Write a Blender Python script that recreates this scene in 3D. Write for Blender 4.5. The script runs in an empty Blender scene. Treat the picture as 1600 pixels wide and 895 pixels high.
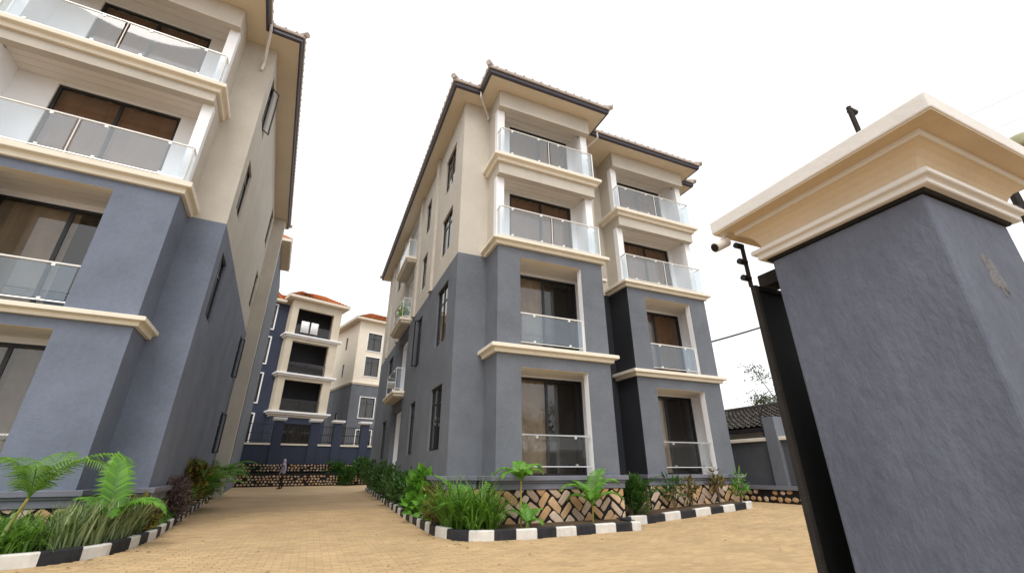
import bpy, bmesh, math, random
from mathutils import Vector, Matrix, Euler
R = random.Random(7)
S = bpy.context.scene
COL = S.collection
PI = math.pi

# ------------------------------------------------------------------ camera
FPX, PITCH, ROLL, YAW, CAMH = 676.03, .4028, -.0024, .406, 1.2235
cam_d = bpy.data.cameras.new('camera'); cam = bpy.data.objects.new('camera', cam_d); COL.objects.link(cam)
cam_d.sensor_width = 36; cam_d.lens = FPX / 1600 * 36; cam_d.clip_start = .05; cam_d.clip_end = 3000
cam.matrix_world = (Matrix.Translation((0, 0, CAMH)) @ Matrix.Rotation(-YAW, 4, 'Z')
                    @ Matrix.Rotation(PI / 2 + PITCH, 4, 'X') @ Matrix.Rotation(ROLL, 4, 'Z'))
S.camera = cam
# ------------------------------------------------------------------ sky: bright even overcast
SUN_EL, SUN_AZ = math.radians(52), math.radians(205)
w = bpy.data.worlds.new('World'); S.world = w; w.use_nodes = True
nt = w.node_tree; bg = nt.nodes['Background']
sky = nt.nodes.new('ShaderNodeTexSky'); sky.sky_type = 'NISHITA'; sky.sun_disc = False
sky.sun_elevation = SUN_EL; sky.sun_rotation = SUN_AZ; sky.dust_density = 4; sky.air_density = 1
hs = nt.nodes.new('ShaderNodeHueSaturation'); hs.inputs['Saturation'].default_value = .12
mx = nt.nodes.new('ShaderNodeMix'); mx.data_type = 'RGBA'; mx.inputs['Factor'].default_value = .7
mx.inputs['B'].default_value = (11.6, 11.7, 11.8, 1)          # the cloud layer
nt.links.new(sky.outputs[0], hs.inputs['Color']); nt.links.new(hs.outputs[0], mx.inputs['A'])
nt.links.new(mx.outputs['Result'], bg.inputs['Color']); bg.inputs['Strength'].default_value = .1
sd = bpy.data.lights.new('sun', 'SUN'); sd.energy = 1.2; sd.angle = math.radians(25); sd.color = (1, .96, .9)
sun = bpy.data.objects.new('sun', sd); COL.objects.link(sun)
# azimuth measured clockwise from +Y
sdir = Vector((math.sin(SUN_AZ) * math.cos(SUN_EL), math.cos(SUN_AZ) * math.cos(SUN_EL), math.sin(SUN_EL)))
sun.rotation_euler = sdir.to_track_quat('Z', 'Y').to_euler()
sun.location = sdir * 60
S.view_settings.view_transform = 'Standard'; S.view_settings.look = 'None'
S.view_settings.exposure = .45; S.view_settings.gamma = 1; S.view_settings.use_curve_mapping = False

# ------------------------------------------------------------------ pixel rays (photo pixels -> directions)
def ray(u, v):
    a, b = u - 800, v - 447.5
    a, b = a * math.cos(ROLL) + b * math.sin(ROLL), -a * math.sin(ROLL) + b * math.cos(ROLL)
    up, F = -b, FPX
    fh = F * math.cos(PITCH) - up * math.sin(PITCH); z = F * math.sin(PITCH) + up * math.cos(PITCH)
    return Vector((a * math.cos(YAW) + fh * math.sin(YAW), -a * math.sin(YAW) + fh * math.cos(YAW), z))
def gz(x, y):                                                      # the yard rises gently to the back and to the right
    return .015 * max(0, min(y, 40) - 13) + .05 * max(0, min(x, 12) - 8)
def ground_at(u, v, dz=0.0):
    d = ray(u, v); t = 0
    for i in range(40):
        p = d * t; z = gz(p.x, p.y) + dz; t = (z - CAMH) / d.z
    return Vector((d.x * t, d.y * t, CAMH + d.z * t))

# ------------------------------------------------------------------ materials
def new_mat(name):
    m = bpy.data.materials.new(name); m.use_nodes = True
    return m, m.node_tree, m.node_tree.nodes['Principled BSDF']
def N(t, k, **kw):
    n = t.nodes.new(k)
    for a, b in kw.items():
        if a in n.inputs: n.inputs[a].default_value = b
        else: setattr(n, a, b)
    return n
def plaster(name, col, rough=.85, var=.10, scale=1.2, bump=.25, bscale=55, stain=.0, stretch=(1, 1, 1), rnd=0., spec=.3):
    m, t, p = new_mat(name)
    tc = N(t, 'ShaderNodeTexCoord'); mp = N(t, 'ShaderNodeMapping'); mp.inputs['Scale'].default_value = stretch
    t.links.new(tc.outputs['Object'], mp.inputs['Vector'])
    n1 = N(t, 'ShaderNodeTexNoise', Scale=scale, Detail=6., Roughness=.6); t.links.new(mp.outputs[0], n1.inputs['Vector'])
    n2 = N(t, 'ShaderNodeTexNoise', Scale=scale * 14, Detail=4., Roughness=.65); t.links.new(mp.outputs[0], n2.inputs['Vector'])
    ad = N(t, 'ShaderNodeMath', operation='MULTIPLY_ADD'); ad.inputs[1].default_value = .45
    t.links.new(n2.outputs[0], ad.inputs[0]); t.links.new(n1.outputs[0], ad.inputs[2])
    mr = N(t, 'ShaderNodeMapRange'); mr.inputs[1].default_value = .45; mr.inputs[2].default_value = 1.0
    mr.inputs[3].default_value = 1 - var; mr.inputs[4].default_value = 1 + var
    t.links.new(ad.outputs[0], mr.inputs[0])
    fac = mr.outputs[0]
    if rnd:
        oi = N(t, 'ShaderNodeObjectInfo'); ge = N(t, 'ShaderNodeNewGeometry')
        s = N(t, 'ShaderNodeMath', operation='ADD'); t.links.new(oi.outputs['Random'], s.inputs[0]); t.links.new(ge.outputs['Random Per Island'], s.inputs[1])
        f = N(t, 'ShaderNodeMath', operation='FRACT'); t.links.new(s.outputs[0], f.inputs[0])
        r2 = N(t, 'ShaderNodeMapRange'); r2.inputs[3].default_value = 1 - rnd; r2.inputs[4].default_value = 1 + rnd; t.links.new(f.outputs[0], r2.inputs[0])
        mu = N(t, 'ShaderNodeMath', operation='MULTIPLY'); t.links.new(fac, mu.inputs[0]); t.links.new(r2.outputs[0], mu.inputs[1]); fac = mu.outputs[0]
    vm = N(t, 'ShaderNodeVectorMath', operation='SCALE'); vm.inputs[0].default_value = col
    t.links.new(fac, vm.inputs['Scale']); out = vm.outputs[0]
    if stain:
        n3 = N(t, 'ShaderNodeTexNoise', Scale=3.2, Detail=8., Roughness=.7)
        mp2 = N(t, 'ShaderNodeMapping'); mp2.inputs['Scale'].default_value = (1, 1, .22); t.links.new(tc.outputs['Object'], mp2.inputs['Vector']); t.links.new(mp2.outputs[0], n3.inputs['Vector'])
        r3 = N(t, 'ShaderNodeMapRange'); r3.inputs[1].default_value = .55; r3.inputs[2].default_value = .8; r3.inputs[4].default_value = stain; t.links.new(n3.outputs[0], r3.inputs[0])
        mxx = N(t, 'ShaderNodeMix', data_type='RGBA'); mxx.inputs['B'].default_value = (.16, .14, .12, 1)
        t.links.new(r3.outputs[0], mxx.inputs['Factor']); t.links.new(out, mxx.inputs['A']); out = mxx.outputs['Result']
    t.links.new(out, p.inputs['Base Color'])
    p.inputs['Roughness'].default_value = rough; p.inputs['Specular IOR Level'].default_value = spec
    if bump:
        nb = N(t, 'ShaderNodeTexNoise', Scale=bscale, Detail=5., Roughness=.6); t.links.new(mp.outputs[0], nb.inputs['Vector'])
        b = N(t, 'ShaderNodeBump', Strength=bump, Distance=.02); t.links.new(nb.outputs[0], b.inputs['Height']); t.links.new(b.outputs[0], p.inputs['Normal'])
    return m
def leafmat(name, col, var=.35, rough=.45, trans=.35, tip=None):
    m, t, p = new_mat(name)
    ge = N(t, 'ShaderNodeNewGeometry'); oi = N(t, 'ShaderNodeObjectInfo')
    s = N(t, 'ShaderNodeMath', operation='ADD'); t.links.new(oi.outputs['Random'], s.inputs[0]); t.links.new(ge.outputs['Random Per Island'], s.inputs[1])
    f = N(t, 'ShaderNodeMath', operation='FRACT'); t.links.new(s.outputs[0], f.inputs[0])
    mxx = N(t, 'ShaderNodeMix', data_type='RGBA')
    mxx.inputs['A'].default_value = (col[0] * (1 - var), col[1] * (1 - var), col[2] * (1 - var), 1)
    tp = tip or (col[0] * (1 + var) * 1.15, col[1] * (1 + var), col[2] * (1 + var) * .8)
    mxx.inputs['B'].default_value = (*tp, 1)
    t.links.new(f.outputs[0], mxx.inputs['Factor']); t.links.new(mxx.outputs['Result'], p.inputs['Base Color'])
    p.inputs['Roughness'].default_value = rough; p.inputs['Specular IOR Level'].default_value = .4
    tr = N(t, 'ShaderNodeBsdfTranslucent'); t.links.new(mxx.outputs['Result'], tr.inputs['Color'])
    ms = N(t, 'ShaderNodeMixShader', Fac=trans); o = t.nodes['Material Output']
    t.links.new(p.outputs[0], ms.inputs[1]); t.links.new(tr.outputs[0], ms.inputs[2]); t.links.new(ms.outputs[0], o.inputs['Surface'])
    return m
def rail_glass(name, tint, milky, body=(.72, .79, .86), ior=1.5):
    m, t, p = new_mat(name); t.nodes.remove(p); o = t.nodes['Material Output']
    tr = N(t, 'ShaderNodeBsdfTransparent'); tr.inputs[0].default_value = (*tint, 1)
    da = N(t, 'ShaderNodeBsdfDiffuse'); da.inputs[0].default_value = (*body, 1); db = N(t, 'ShaderNodeBsdfTranslucent'); db.inputs[0].default_value = (*body, 1)
    df = N(t, 'ShaderNodeMixShader', Fac=.4); t.links.new(da.outputs[0], df.inputs[1]); t.links.new(db.outputs[0], df.inputs[2])
    m1 = N(t, 'ShaderNodeMixShader', Fac=milky); t.links.new(tr.outputs[0], m1.inputs[1]); t.links.new(df.outputs[0], m1.inputs[2])
    # Schlick reflection on the outer face only; the inner face just passes light on
    f0 = ((ior - 1) / (ior + 1)) ** 2
    gl = N(t, 'ShaderNodeBsdfGlossy', Roughness=.02); lw = N(t, 'ShaderNodeLayerWeight', Blend=.5); ge = N(t, 'ShaderNodeNewGeometry')
    pw = N(t, 'ShaderNodeMath', operation='POWER'); pw.inputs[1].default_value = 5; t.links.new(lw.outputs['Facing'], pw.inputs[0])
    ma = N(t, 'ShaderNodeMath', operation='MULTIPLY_ADD'); ma.inputs[1].default_value = 1 - f0; ma.inputs[2].default_value = f0; t.links.new(pw.outputs[0], ma.inputs[0])
    bf = N(t, 'ShaderNodeMath', operation='SUBTRACT'); bf.inputs[0].default_value = 1; t.links.new(ge.outputs['Backfacing'], bf.inputs[1])
    fm = N(t, 'ShaderNodeMath', operation='MULTIPLY'); t.links.new(ma.outputs[0], fm.inputs[0]); t.links.new(bf.outputs[0], fm.inputs[1])
    clr = N(t, 'ShaderNodeBsdfTransparent'); mb_ = N(t, 'ShaderNodeMixShader'); t.links.new(ge.outputs['Backfacing'], mb_.inputs[0]); t.links.new(m1.outputs[0], mb_.inputs[1]); t.links.new(clr.outputs[0], mb_.inputs[2])
    m2 = N(t, 'ShaderNodeMixShader'); t.links.new(fm.outputs[0], m2.inputs[0]); t.links.new(mb_.outputs[0], m2.inputs[1]); t.links.new(gl.outputs[0], m2.inputs[2])
    t.links.new(m2.outputs[0], o.inputs['Surface']); return m
def metal(name, col, rough=.35, met=1.):
    m, t, p = new_mat(name); p.inputs['Base Color'].default_value = (*col, 1); p.inputs['Roughness'].default_value = rough; p.inputs['Metallic'].default_value = met
    n = N(t, 'ShaderNodeTexNoise', Scale=9., Detail=4.); mr = N(t, 'ShaderNodeMapRange'); mr.inputs[3].default_value = max(.02, rough - .1); mr.inputs[4].default_value = rough + .15
    t.links.new(n.outputs[0], mr.inputs[0]); t.links.new(mr.outputs[0], p.inputs['Roughness']); return m

M = {}
M['grey'] = plaster('grey_blue_plaster', (.146, .159, .184), var=.20, scale=.9, bump=.35, bscale=38, stain=.22)
M['grey2'] = plaster('blue_grey_plaster', (.165, .190, .248), var=.22, scale=.8, bump=.35, bscale=38, stain=.24)
M['grey3'] = plaster('dark_grey_plaster', (.082, .086, .098), var=.18, scale=.8, bump=.3, stain=.15)
M['tower'] = plaster('dull_cream_plaster', (.60, .53, .42), var=.12, scale=.7, bump=.3, stain=.3)
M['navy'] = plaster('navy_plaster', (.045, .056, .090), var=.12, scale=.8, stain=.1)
M['charcoal'] = plaster('charcoal_plaster_and_shade', (.026, .027, .033), var=.2, scale=1., bump=.3)  # paint of the right bay; on the navy tower it stands in for shade
M['pillar'] = plaster('pillar_rough_plaster', (.125, .139, .180), var=.26, scale=2.0, bump=.55, bscale=22, stain=.12, stretch=(1, 1, .45))
M['beige'] = plaster('beige_plaster', (.55, .505, .44), var=.10, scale=.8, bump=.3, bscale=40, stain=.16)
M['soffit'] = plaster('beige_soffit', (.76, .67, .54), var=.05, scale=1.5, bump=.1)
M['cream'] = plaster('cream_moulding', (.82, .75, .63), var=.06, scale=2.5, bump=.15, stain=.12)
M['white'] = plaster('white_paint', (.88, .88, .90), var=.04, scale=1.1, bump=.12, stain=.05)
M['capbounce'] = plaster('cap_cream_bounce_tint', (.70, .57, .41), var=.07, scale=4., bump=.2, bscale=30, stain=.1)  # cap cream with warm ground bounce painted in, for cove and underside
M['capcream'] = plaster('cap_cream_skylit', (.77, .74, .70), var=.06, scale=3., bump=.12, bscale=30, stain=.12)  # same cap cream whitened, skylight on the outer faces put into the colour
M['ceiling'] = plaster('ceiling_board', (.74, .68, .60), var=.04, scale=2, bump=.08)
M['ledge'] = plaster('grey_ledge', (.175, .18, .215), var=.12, scale=2, bump=.25)
M['tilepale'] = plaster('pale_roof_tile', (.50, .44, .40), var=.15, scale=5, bump=.3, rnd=.12)
M['orange'] = plaster('orange_roof_tile', (.50, .15, .05), var=.2, scale=4, bump=.3, rnd=.15, spec=.05)
M['darktile'] = plaster('dark_roof_tile', (.07, .062, .055), var=.4, scale=3, bump=.4, rnd=.35, spec=.05)
M['gutter'] = metal('dark_gutter', (.045, .04, .06), .45, .0)
M['frame'] = metal('dark_window_frame', (.018, .017, .018), .35, .2)
M['steel'] = metal('brushed_steel', (.72, .72, .72), .28, 1.)
M['whitemetal'] = metal('pale_rail', (.80, .79, .76), .3, .35)
M['blackmetal'] = metal('black_gate_paint', (.006, .006, .006), .55, .0)
M['gatedge'] = plaster('weathered_gate_edge', (.028, .024, .021), var=.3, scale=8, bump=.3)
M['pipe'] = plaster('pale_pipe', (.70, .66, .62), var=.1, scale=6, bump=.05, rough=.5)
M['curtain'] = plaster('brown_curtain', (.25, .135, .075), var=.2, scale=3, bump=.1, rough=.9)
M['curtain2'] = plaster('dull_curtain', (.36, .28, .20), var=.2, scale=3, bump=.1, rough=.9)
M['curtain3'] = plaster('grey_curtain', (.26, .23, .20), var=.2, scale=3, bump=.1, rough=.9)
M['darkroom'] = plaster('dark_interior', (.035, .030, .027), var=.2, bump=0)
M['pane'] = rail_glass('window_glass', (.80, .78, .74), .02, (.05, .05, .05), 1.9)
M['gfrost'] = rail_glass('frosted_rail_glass', (.72, .84, .95), .20, (.55, .70, .86), 1.75)
M['gpale'] = rail_glass('pale_rail_glass', (.88, .95, 1.0), .20, (.84, .93, 1.0), 1.75)
M['gclear'] = rail_glass('clear_rail_glass', (.90, .93, .93), .05, (.5, .52, .52))
M['paver'] = plaster('tan_paver', (.48, .335, .180), var=.15, scale=.9, bump=.3, bscale=60, rnd=.10)
M['joint'] = plaster('sandy_joint', (.32, .222, .12), var=.2, scale=4, bump=.2)
M['earth'] = plaster('dry_earth', (.24, .17, .10), var=.3, scale=.25, bump=.3)
M['soil'] = plaster('bed_soil', (.10, .066, .04), var=.4, scale=5, bump=.8, bscale=25)
M['mortar'] = plaster('black_mortar', (.018, .017, .018), var=.3, scale=8, bump=.2)
M['kblack'] = plaster('black_kerb_paint', (.022, .023, .028), var=.45, scale=7, bump=.3, rough=.6, stain=.35)
M['kwhite'] = plaster('white_kerb_paint', (.68, .66, .62), var=.14, scale=6, bump=.3, rough=.7, stain=.42)
M['bark'] = plaster('bark', (.16, .12, .08), var=.3, scale=9, bump=.6, stretch=(1, 1, .3))
STONES = [plaster('stone_%d' % i, c, var=.2, scale=6, bump=.5, bscale=22, rnd=.12) for i, c in enumerate(
    [(.56, .37, .21), (.62, .45, .29), (.50, .31, .16), (.60, .47, .36), (.46, .34, .25)])]

# driveway sheet beyond the built pavers: brick-sized blocks in the material
def far_paving():
    m, t, p = new_mat('far_paving'); tc = N(t, 'ShaderNodeTexCoord')
    br = N(t, 'ShaderNodeTexBrick', Scale=1.); br.inputs['Color1'].default_value = (.41, .285, .155, 1); br.inputs['Color2'].default_value = (.45, .315, .18, 1)
    br.inputs['Mortar'].default_value = (.33, .23, .125, 1); br.inputs['Mortar Size'].default_value = .006; br.inputs['Brick Width'].default_value = .22; br.inputs['Row Height'].default_value = .11
    n = N(t, 'ShaderNodeTexNoise', Scale=.6, Detail=7.); mr = N(t, 'ShaderNodeMapRange'); mr.inputs[1].default_value = .3; mr.inputs[2].default_value = .7; mr.inputs[3].default_value = .85; mr.inputs[4].default_value = 1.12
    vm = N(t, 'ShaderNodeVectorMath', operation='SCALE')
    t.links.new(tc.outputs['Object'], br.inputs['Vector']); t.links.new(tc.outputs['Object'], n.inputs['Vector']); t.links.new(n.outputs[0], mr.inputs[0])
    t.links.new(br.outputs[0], vm.inputs[0]); t.links.new(mr.outputs[0], vm.inputs['Scale']); t.links.new(vm.outputs[0], p.inputs['Base Color'])
    p.inputs['Roughness'].default_value = .9; return m
M['farpave'] = far_paving()

# ------------------------------------------------------------------ mesh helpers
class MB:
    def __init__(s): s.v = []; s.f = []; s.mi = []; s.cur = 0
    def add(s, vs, fs):
        b = len(s.v); s.v += [tuple(q) for q in vs]
        for f in fs: s.f.append(tuple(b + i for i in f)); s.mi.append(s.cur)
        return s
    def box(s, x0, x1, y0, y1, z0, z1):
        return s.add([(x0, y0, z0), (x1, y0, z0), (x1, y1, z0), (x0, y1, z0), (x0, y0, z1), (x1, y0, z1), (x1, y1, z1), (x0, y1, z1)],
                     [(0, 3, 2, 1), (4, 5, 6, 7), (0, 1, 5, 4), (1, 2, 6, 5), (2, 3, 7, 6), (3, 0, 4, 7)])
    def bar(s, a, b, r, n=6, r2=None):
        a = Vector(a); b = Vector(b); d = (b - a); L = d.length
        if L < 1e-6: return s
        d /= L; u = d.orthogonal().normalized(); q = d.cross(u); r2 = r if r2 is None else r2
        vs = []
        for c, rr in ((a, r), (b, r2)):
            for i in range(n):
                t = 2 * PI * (i + .5) / n; vs.append(c + u * math.cos(t) * rr + q * math.sin(t) * rr)
        fs = [(i, (i + 1) % n, n + (i + 1) % n, n + i) for i in range(n)] + [tuple(range(n - 1, -1, -1)), tuple(range(n, 2 * n))]
        return s.add(vs, fs)
    def tube(s, pts, r, n=6):
        for a, b in zip(pts[:-1], pts[1:]): s.bar(a, b, r, n)
        return s
    def prism(s, poly, z0, z1, zf=None):
        n = len(poly); a = [(x, y, z0) for x, y in poly]; b = [(x, y, z1) for x, y in poly]
        return s.add(a + b, [tuple(range(n - 1, -1, -1)), tuple(range(n, 2 * n))] + [(i, (i + 1) % n, n + (i + 1) % n, n + i) for i in range(n)])
    def wall(s, ax, c, u0, u1, z0, z1, holes=(), th=.2, sg=1):
        """a wall slab in plane x=c or y=c with rectangular openings; thickness runs to c+sg*th"""
        us = sorted(set([u0, u1] + [q for h in holes for q in h[:2] if u0 < q < u1])); zs = sorted(set([z0, z1] + [q for h in holes for q in h[2:] if z0 < q < z1]))
        solid = {}
        for i in range(len(us) - 1):
            for j in range(len(zs) - 1):
                cu, cz = (us[i] + us[i + 1]) / 2, (zs[j] + zs[j + 1]) / 2
                solid[i, j] = not any(h[0] < cu < h[1] and h[2] < cz < h[3] for h in holes)
        P = (lambda u, z, d: (u, c + sg * d, z)) if ax == 'y' else (lambda u, z, d: (c + sg * d, u, z))
        idx = {}
        def vid(i, j, k):
            if (i, j, k) not in idx: idx[i, j, k] = len(s.v); s.v.append(P(us[i], zs[j], th * k))
            return idx[i, j, k]
        def face(*q): s.f.append(tuple(vid(*a) for a in q)); s.mi.append(s.cur)
        for (i, j), ok in solid.items():
            if not ok: continue
            face((i, j, 0), (i + 1, j, 0), (i + 1, j + 1, 0), (i, j + 1, 0)); face((i, j, 1), (i, j + 1, 1), (i + 1, j + 1, 1), (i + 1, j, 1))
            if not solid.get((i - 1, j)): face((i, j, 0), (i, j + 1, 0), (i, j + 1, 1), (i, j, 1))
            if not solid.get((i + 1, j)): face((i + 1, j, 0), (i + 1, j, 1), (i + 1, j + 1, 1), (i + 1, j + 1, 0))
            if not solid.get((i, j - 1)): face((i, j, 0), (i, j, 1), (i + 1, j, 1), (i + 1, j, 0))
            if not solid.get((i, j + 1)): face((i, j + 1, 0), (i + 1, j + 1, 0), (i + 1, j + 1, 1), (i, j + 1, 1))
        return s
    def sweep(s, path, prof, closed=False):
        """prof: closed list of (out, z); outward = right-hand side of the path"""
        n = len(path); rings = []
        for i in range(n):
            p = Vector(path[i]); ns = []
            if i > 0 or closed: d = (p - Vector(path[i - 1])).normalized(); ns.append(Vector((d.y, -d.x)))
            if i < n - 1 or closed: d = (Vector(path[(i + 1) % n]) - p).normalized(); ns.append(Vector((d.y, -d.x)))
            if len(ns) == 2: m = ns[0] + ns[1]; m = m / max(.2, (1 + ns[0].dot(ns[1])))
            else: m = ns[0]
            rings.append([(p.x + m.x * o, p.y + m.y * o, z) for o, z in prof])
        k = len(prof); vs = [q for r in rings for q in r]; fs = []
        for i in range(n if closed else n - 1):
            a, b = i * k, ((i + 1) % n) * k
            for j in range(k): fs.append((a + j, a + (j + 1) % k, b + (j + 1) % k, b + j))
        if not closed: fs += [tuple(range(k - 1, -1, -1)), tuple(range((n - 1) * k, n * k))]
        return s.add(vs, fs)
    def mesh(s, name, mats, smooth=False, recalc=True):
        me = bpy.data.meshes.new(name); me.from_pydata(s.v, [], s.f)
        for m in (mats if isinstance(mats, (list, tuple)) else [mats]): me.materials.append(m)
        if any(s.mi): me.polygons.foreach_set('material_index', s.mi)
        if recalc:
            bm = bmesh.new(); bm.from_mesh(me); bmesh.ops.recalc_face_normals(bm, faces=bm.faces); bm.to_mesh(me); bm.free()
        if smooth: me.polygons.foreach_set('use_smooth', [True] * len(me.polygons))
        me.update(); return me
    def build(s, name, mats, parent=None, smooth=False, recalc=True, bevel=0, kind=None):
        o = bpy.data.objects.new(name, s.mesh(name, mats, smooth, recalc)); COL.objects.link(o)
        if parent is not None: o.parent = parent
        if bevel:
            b = o.modifiers.new('bevel', 'BEVEL'); b.width = bevel; b.segments = 2; b.limit_method = 'ANGLE'; b.angle_limit = .6
        if kind: o['kind'] = kind
        return o
def inst(mesh, name, parent=None, loc=(0, 0, 0), rot=(0, 0, 0), sc=(1, 1, 1)):
    o = bpy.data.objects.new(name, mesh); COL.objects.link(o); o.location = loc; o.rotation_euler = rot; o.scale = sc
    if parent is not None: o.parent = parent
    return o
def tag(o, label, cat, group=None):
    o['label'] = label; o['category'] = cat
    if group: o['group'] = group
    return o
def thing(name, label, cat, loc=(0, 0, 0), rz=0, group=None):
    o = bpy.data.objects.new(name, None); COL.objects.link(o); o.location = loc; o.rotation_euler = (0, 0, rz); o.empty_display_size = .3
    return tag(o, label, cat, group)
def clip(poly, x0, x1, y0, y1):
    for ax, lim, sg in ((0, x0, 1), (0, x1, -1), (1, y0, 1), (1, y1, -1)):
        out = []
        for i in range(len(poly)):
            a, b = poly[i - 1], poly[i]; da, db = (a[ax] - lim) * sg, (b[ax] - lim) * sg
            if da >= 0 and db >= 0: out.append(b)
            elif da >= 0 or db >= 0:
                t = da / (da - db); q = (a[0] + (b[0] - a[0]) * t, a[1] + (b[1] - a[1]) * t)
                out += [q, b] if db >= 0 else [q]
        poly = out
        if len(poly) < 3: return []
    return poly

# ------------------------------------------------------------------ ground, paving
g = MB()
xs = [-400, -120, -40, -20, -12, -8, -4, 0, 4, 8, 10, 12, 16, 24, 40, 120, 400]; ys = [-400, -120, -40, -10, 0, 6, 13, 20, 30, 40, 60, 120, 400]
for y in ys:
    for x in xs: g.v.append((x, y, gz(x, y) - .06))
for j in range(len(ys) - 1):
    for i in range(len(xs) - 1):
        a = j * len(xs) + i; g.f.append((a, a + 1, a + 1 + len(xs), a + len(xs))); g.mi.append(0)
g.build('ground', M['earth'])['kind'] = 'structure'
def sheet(name, mat, x0, x1, y0, y1, dz, parent=None, st=1.0):
    m = MB(); nx = max(1, int((x1 - x0) / st)); ny = max(1, int((y1 - y0) / st))
    for j in range(ny + 1):
        for i in range(nx + 1):
            x = x0 + (x1 - x0) * i / nx; y = y0 + (y1 - y0) * j / ny; m.v.append((x, y, gz(x, y) + dz))
    for j in range(ny):
        for i in range(nx):
            a = j * (nx + 1) + i; m.f.append((a, a + 1, a + 2 + nx, a + 1 + nx)); m.mi.append(0)
    return m.build(name, mat, parent)
PY1 = 17.0
drive = sheet('driveway', M['joint'], -9, 15, -3, PY1, -.012); drive['kind'] = 'structure'
sheet('far_driveway', M['farpave'], -9, 15, PY1, 40, .0)['kind'] = 'structure'
MIDK = [(3.0, 28.1), (2.88, 22), (2.70, 17.0), (2.60, 13.0), (2.55, 10.6), (2.56, 9.95), (2.70, 9.35), (3.05, 9.0), (3.5, 8.86), (4.3, 8.82), (5.6, 8.93), (7.05, 9.03), (7.12, 9.75)]
MIDK2 = [(7.12, 9.98), (7.9, 10.02), (9.7, 10.1), (12.1, 10.32), (12.35, 10.5)]
LEFTK = [(-4.0, 28.1), (-3.6, 23), (-3.17, 17.7), (-2.85, 14.2), (-2.64, 11.82), (-2.67, 10.5), (-2.80, 9.88), (-3.07, 9.47), (-3.4, 9.2), (-3.8, 9.08), (-5.0, 8.92), (-8.0, 8.75)]
MIDBED = MIDK + [(7.12, 9.98)] + MIDK2[1:] + [(12.35, 13), (3.2, 28.1)]
LEFTBED = LEFTK + [(-8.0, 12), (-4.0, 28.2)]
def inside(p, poly):
    c = False
    for i in range(len(poly)):
        a, b = poly[i - 1], poly[i]
        if (a[1] > p[1]) != (b[1] > p[1]) and p[0] < (b[0] - a[0]) * (p[1] - a[1]) / (b[1] - a[1]) + a[0]: c = not c
    return c
PW, PH = .22, .11
def paver_mesh(m, x, y, z, w, h):
    b = .005; t = .012; i0 = len(m.v)
    m.add([(x - w, y - h, z - t), (x + w, y - h, z - t), (x + w, y + h, z - t), (x - w, y + h, z - t),
           (x - w, y - h, z - b), (x + w, y - h, z - b), (x + w, y + h, z - b), (x - w, y + h, z - b),
           (x - w + b, y - h + b, z), (x + w - b, y - h + b, z), (x + w - b, y + h - b, z), (x - w + b, y + h - b, z)],
          [(0, 1, 5, 4), (1, 2, 6, 5), (2, 3, 7, 6), (3, 0, 4, 7), (4, 5, 9, 8), (5, 6, 10, 9), (6, 7, 11, 10), (7, 4, 8, 11), (8, 9, 10, 11)])
    if x or y: m.v[i0:] = [(a, c_, d + gz(a, c_) - gz(x, y)) for a, c_, d in m.v[i0:]]
cand = []
row = 0; y = 3.0
while y < PY1:
    x = -7 + (PW / 2 if row % 2 else 0)
    while x < 14.8:
        fh = x * math.sin(YAW) + y * math.cos(YAW); rt = x * math.cos(YAW) - y * math.sin(YAW)
        if fh > 4.5 and abs(rt) < fh * 1.15 and not inside((x, y), MIDBED) and not inside((x, y), LEFTBED):
            # in frame: the ground shows from about 6.5 m on
            d = fh * math.cos(PITCH) - CAMH * math.sin(PITCH); vv = 447.5 - FPX * (-fh * math.sin(PITCH) - CAMH * math.cos(PITCH)) / d
            uu = 800 + FPX * rt / d; vis = -10 < uu < 1290 and vv < 900
            cand.append((fh if vis else fh + 50, x, y))
        x += PW
    y += PH; row += 1
cand.sort()
pm = MB(); paver_mesh(pm, 0, 0, 0, PW / 2 - .003, PH / 2 - .003); pmesh = pm.mesh('paver', M['paver'])
for k, (q, x, y) in enumerate(cand[:300]):
    inst(pmesh, 'paver', drive, (x, y, gz(x, y) + R.uniform(-.003, .003)), (R.uniform(-.012, .012), R.uniform(-.008, .008) - (.05 if 8 < x < 12 else 0), R.uniform(-.008, .008)))
sm = MB()
for q, x, y in cand[300:]:
    paver_mesh(sm, x, y, gz(x, y) + R.uniform(-.003, .002), PW / 2 - .003, PH / 2 - .003)
sm.build('pavers', M['paver'], drive, recalc=False, kind='stuff')

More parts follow.
